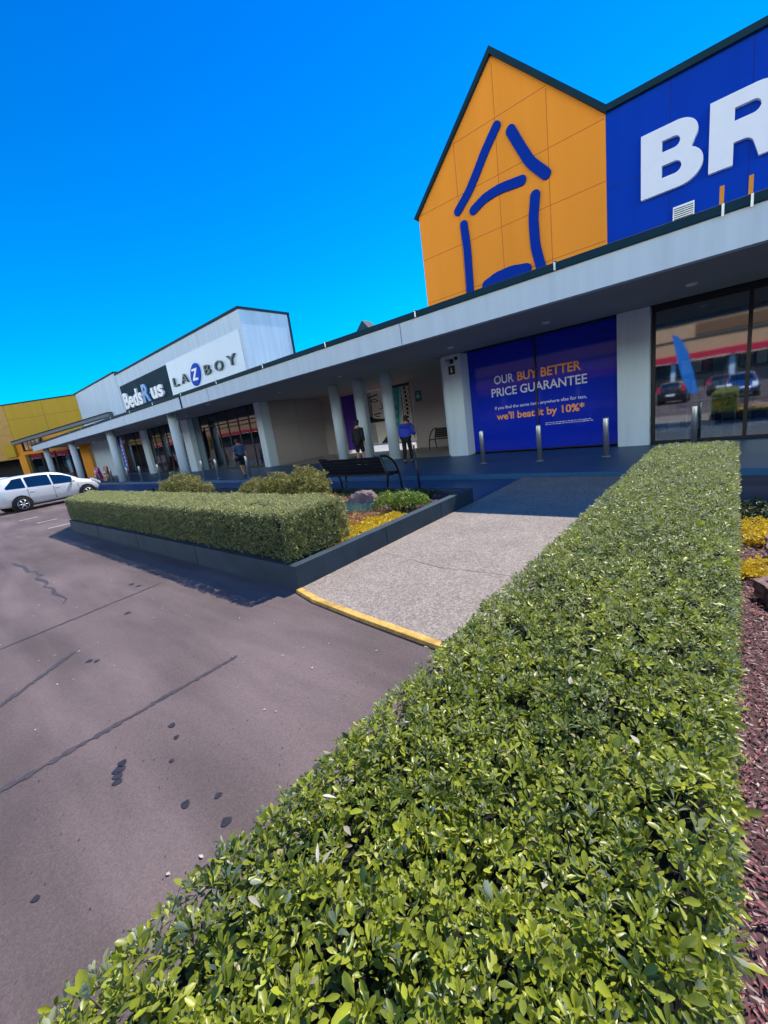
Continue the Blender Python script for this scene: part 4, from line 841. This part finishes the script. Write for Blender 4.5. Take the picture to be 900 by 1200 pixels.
M_cols = [mat('car_paint_'+n_, c_, .3, metal=.2, coat=1, var=.02) for n_, c_ in (('white', '#d9dad8'), ('red', '#8d1517'), ('dark', '#24282d'), ('blue', '#234a7d'))]
spec = [(-13.0, -19, 3), (-7.0, -19.3, 0), (-1.0, -19, 2), (4.6, -19.2, 1), (-20, -19, 1), (-29, -19.2, 0), (-38, -19, 2), (-47, -19.1, 3), (-3.5, -11.5, 2), (.2, -11.2, 3), (4.0, -11.6, 0)]
colname = ['white', 'red', 'dark grey', 'blue']
for i, (x, y, ci) in enumerate(spec):
    c = copy_tree(car); c.location = (x, y, 0); c.rotation_euler.z = R(90 if i % 2 else -90)
    c['label'] = '%s parked car across the lot behind the viewer, seen only reflected in glass' % colname[ci]; c['group'] = 'cars across the lot seen only in reflections'
    for ch in c.children:
        if ch.name.split('.')[0] in ('body', 'mirror', 'door_handle'):
            ch.data = ch.data.copy(); ch.data.materials[0] = M_cols[ci]

# ------------------------------------------------------------------ building across the lot (behind the viewer, in reflections)
ob_ = thing('warehouse_store', 'tan store with red stripe across the lot, seen reflected in the glass', 'building', (0, -54, 0))
M_tan = mat('tan_cladding', '#c99a72', .6, var=.05, scale=.3)
MB().box(-400, 60, -70, -54, 5.1, 12.5).build('upper_wall', M_tan, ob_); MB().box(-400, 60, -54.4, -53.6, 4.1, 5.08).build('red_stripe', mat('red_stripe', (.6, .01, .04, 1), .5), ob_)
b = MB(); b.box(-400, 60, -53.99, -53.9, 7.0, 7.25); b.box(-400, 60, -53.99, -53.9, 9.4, 9.65); b.build('dark_band', M_black, ob_)
MB().box(-400, 60, -70, -55, 0, 4.08).build('shopfront', M_interior, ob_); MB().box(-5, 8, -53.88, -53.8, 7.6, 9.1).build('sign_panel', mat('brown_sign', '#7a5434', .6), ob_)
for k in range(18): MB().box(-92+7*k, -91.4+7*k, -54.98, -54.5, 0, 4.19).build('pier', M_white, ob_)

# ------------------------------------------------------------------ PEOPLE
def skin(name, V, E, Rd, m, parent, sub=2, extra=None):
    me = bpy.data.meshes.new(name); me.from_pydata(V, E, []); o = bpy.data.objects.new('tmp', me); C.objects.link(o)
    sk = o.modifiers.new('s', 'SKIN'); sk.use_smooth_shade = True; o.modifiers.new('u', 'SUBSURF').levels = sub
    for i, r_ in enumerate(Rd): me.skin_vertices[0].data[i].radius = r_ if isinstance(r_, tuple) else (r_, r_)
    me.skin_vertices[0].data[0].use_root = True
    m2 = bpy.data.meshes.new_from_object(o.evaluated_get(bpy.context.evaluated_depsgraph_get())); bpy.data.objects.remove(o)
    if extra:
        b = bmesh.new(); b.from_mesh(m2)
        for c_, r_ in extra:
            res = bmesh.ops.create_icosphere(b, subdivisions=2, radius=1)
            for v in res['verts']: v.co = Vector((c_[0]+v.co.x*r_[0], c_[1]+v.co.y*r_[1], c_[2]+v.co.z*r_[2]))
        b.to_mesh(m2); b.free()
    m2.materials.clear(); m2.materials.append(m)
    for p_ in m2.polygons: p_.use_smooth = True
    return link(name, m2, parent, local=True)
M_skin = mat('skin', '#b98468', .55); M_hair = mat('dark_hair', '#17110d', .7)
def person(label, loc, rz, scale, stride, lean, top, topm, bot, botm, shoem, cap=None, arms=((.0, .0), (.0, .0)), bulk=1.0, long=False):
    t = thing('person', label, 'person', loc); t.rotation_euler.z = rz; t.scale = (scale,)*3
    L = lean; V = [(0, 0, .95), (0, .01+L*.3, 1.12), (0, L*.7, 1.30), (0, L, 1.42), (0, L*1.15, 1.50), (0, L*1.35+.02, 1.60), (0, L*1.4+.02, 1.69)]
    E = [(0, 1), (1, 2), (2, 3), (3, 4), (4, 5), (5, 6)]; Rd = [(.15, .11), (.135, .10), (.155, .105), (.10, .08), .055, (.078, .095), (.065, .08)]
    legs = {}
    for s_ in (-1, 1):
        f = stride*s_; i = len(V); V += [(s_*.09, 0, .90), (s_*.095, f*.5+.05, .50), (s_*.095, f-.02 if f > 0 else f*1.1, .10 if f > 0 else .13), (s_*.10, f+.13, .035)]
        E += [(0, i), (i, i+1), (i+1, i+2), (i+2, i+3)]; Rd += [.088, .058, .040, (.028, .02)]; legs[s_] = i
        j = len(V); af = -stride*s_*.5+arms[0 if s_ < 0 else 1][0]; up_ = arms[0 if s_ < 0 else 1][1]
        V += [(s_*.185, L*.95, 1.385), (s_*.245, L*.8+af*.4-.03, 1.12), (s_*.25, L*.6+af*1.1+.05+up_*.5, .90+up_), (s_*.25, L*.6+af*1.2+.07+up_*.6, .83+up_)]
        E += [(3, j), (j, j+1), (j+1, j+2), (j+2, j+3)]; Rd += [.058, .045, .030, (.018, .036)]
        h = V[-1]
        for q in range(4):
            k = len(V); V += [(h[0]+(q-1.5)*.004, h[1]+(q-1.5)*.02, h[2]-.035), (h[0]-s_*.012, h[1]+(q-1.5)*.021+.006, h[2]-.075+abs(q-1.5)*.006)]; E += [(j+3, k), (k, k+1)]; Rd += [.009, .0075]
        k = len(V); V += [(h[0]-s_*.01, h[1]+.035, h[2]+.0), (h[0]-s_*.015, h[1]+.05, h[2]-.03)]; E += [(j+3, k), (k, k+1)]; Rd += [.010, .008]
    hy = L*1.4+.02
    skin('body', V, E, Rd, M_skin, t, 2, [((0, hy+.095, 1.61), (.014, .022, .022)), ((-.078, hy, 1.61), (.012, .02, .032)), ((.078, hy, 1.61), (.012, .02, .032)), ((0, hy+.085, 1.565), (.03, .012, .01))])
    for s_ in (-1, 1): MB().ell((s_*.03, hy+.088, 1.635), (.012, .008, .008), 1).build('eye', M_black, t, local=True)
    # top
    V2 = [(0, 0, .86 if not long else .80), (0, .01+L*.3, 1.12), (0, L*.7, 1.30), (0, L, 1.42)]; E2 = [(0, 1), (1, 2), (2, 3)]; bb = bulk; R2 = [(.175*bb, .135*bb), (.165*bb, .13*bb), (.175*bb, .13*bb), (.12*bb, .095*bb)]
    for s_ in (-1, 1):
        af = -stride*s_*.5+arms[0 if s_ < 0 else 1][0]; up_ = arms[0 if s_ < 0 else 1][1]; j = len(V2)
        V2 += [(s_*.185, L*.95, 1.385), (s_*.245, L*.8+af*.4-.03, 1.12)]; E2 += [(3, j), (j, j+1)]; R2 += [.078*bb, .064*bb]
        if top == 'jacket': V2.append((s_*.25, L*.6+af*1.1+.05+up_*.5, .92+up_)); E2.append((j+1, j+2)); R2.append(.05*bb)
    skin('jacket' if top == 'jacket' else 'shirt', V2, E2, R2, topm, t, 2)
    V3 = [(0, 0, .95)]; E3 = []; R3 = [(.168, .13)]
    for s_ in (-1, 1):
        i = legs[s_]; j = len(V3); V3 += [V[i], V[i+1]]; E3 += [(0, j), (j, j+1)]; R3 += [.105, .082]
        if bot == 'trousers': V3.append(V[i+2]); E3.append((j+1, j+2)); R3.append(.06)
    skin(bot, V3, E3, R3, botm, t, 2)
    for s_ in (-1, 1):
        i = legs[s_]; a = Vector(V[i+2]); c_ = Vector(V[i+3]); skin('shoe', [tuple(a+Vector((0, -.03, -.045 if a.z < .12 else -.05))), tuple((a+c_)/2+Vector((0, 0, -.02))), tuple(c_+Vector((0, .0, .005)))], [(0, 1), (1, 2)], [(.056, .055), (.056, .048), (.05, .038)], shoem, t, 1)
    hb = MB().ell((0, hy-.015, 1.665), (.092, .108, .095), 3)
    hb.ell((0, hy-.045, 1.60), (.085, .075, .09), 3)
    hb.build('hair' if not cap else 'cap', M_hair if not cap else cap, t, local=True)
    return t
M_navy = mat('navy_jacket', '#10131d', .8); M_bluej = mat('royal_blue_jacket', (.012, .04, .42, 1), .7); M_blk = mat('black_trousers', '#0c0d10', .85)
person('person walking away in dark jacket, shorts and cap between the entrance columns', (-10.95, 11.4, .12), R(8), 1.0, .10, .03, 'jacket', M_navy, 'shorts', M_blk, M_letter, cap=mat('navy_cap', '#161c2c', .8), bulk=1.12, long=True)
person('person in royal blue jacket and black trousers leaning forward as they walk away', (-8.67, 11.4, .12), R(20), .94, .14, .16, 'jacket', M_bluej, 'trousers', M_blk, M_black, bulk=1.32, arms=((.05, .0), (.15, .12)))
pc = person('person in blue top and shorts walking left past the dark shop window', (-16.7, 9.75, .12), R(82), .98, .24, .03, 'shirt', mat('dusty_blue_top', '#2a4f7c', .8), 'shorts', mat('dark_blue_shorts', '#131c34', .8), M_black, bulk=1.1)
t = thing('shoulder_bag', 'black shoulder bag hanging at the side of the walking person', 'bag', (-16.55, 9.45, 1.0))
MB().ell((0, 0, 0), (.17, .09, .17), 3).build('pouch', M_black, t, local=True); MB().tube([(-.14, 0, .1), (-.10, .05, .38), (0, .1, .45), (.10, .05, .38), (.14, 0, .1)], .012, 6).build('strap', M_black, t, local=True)
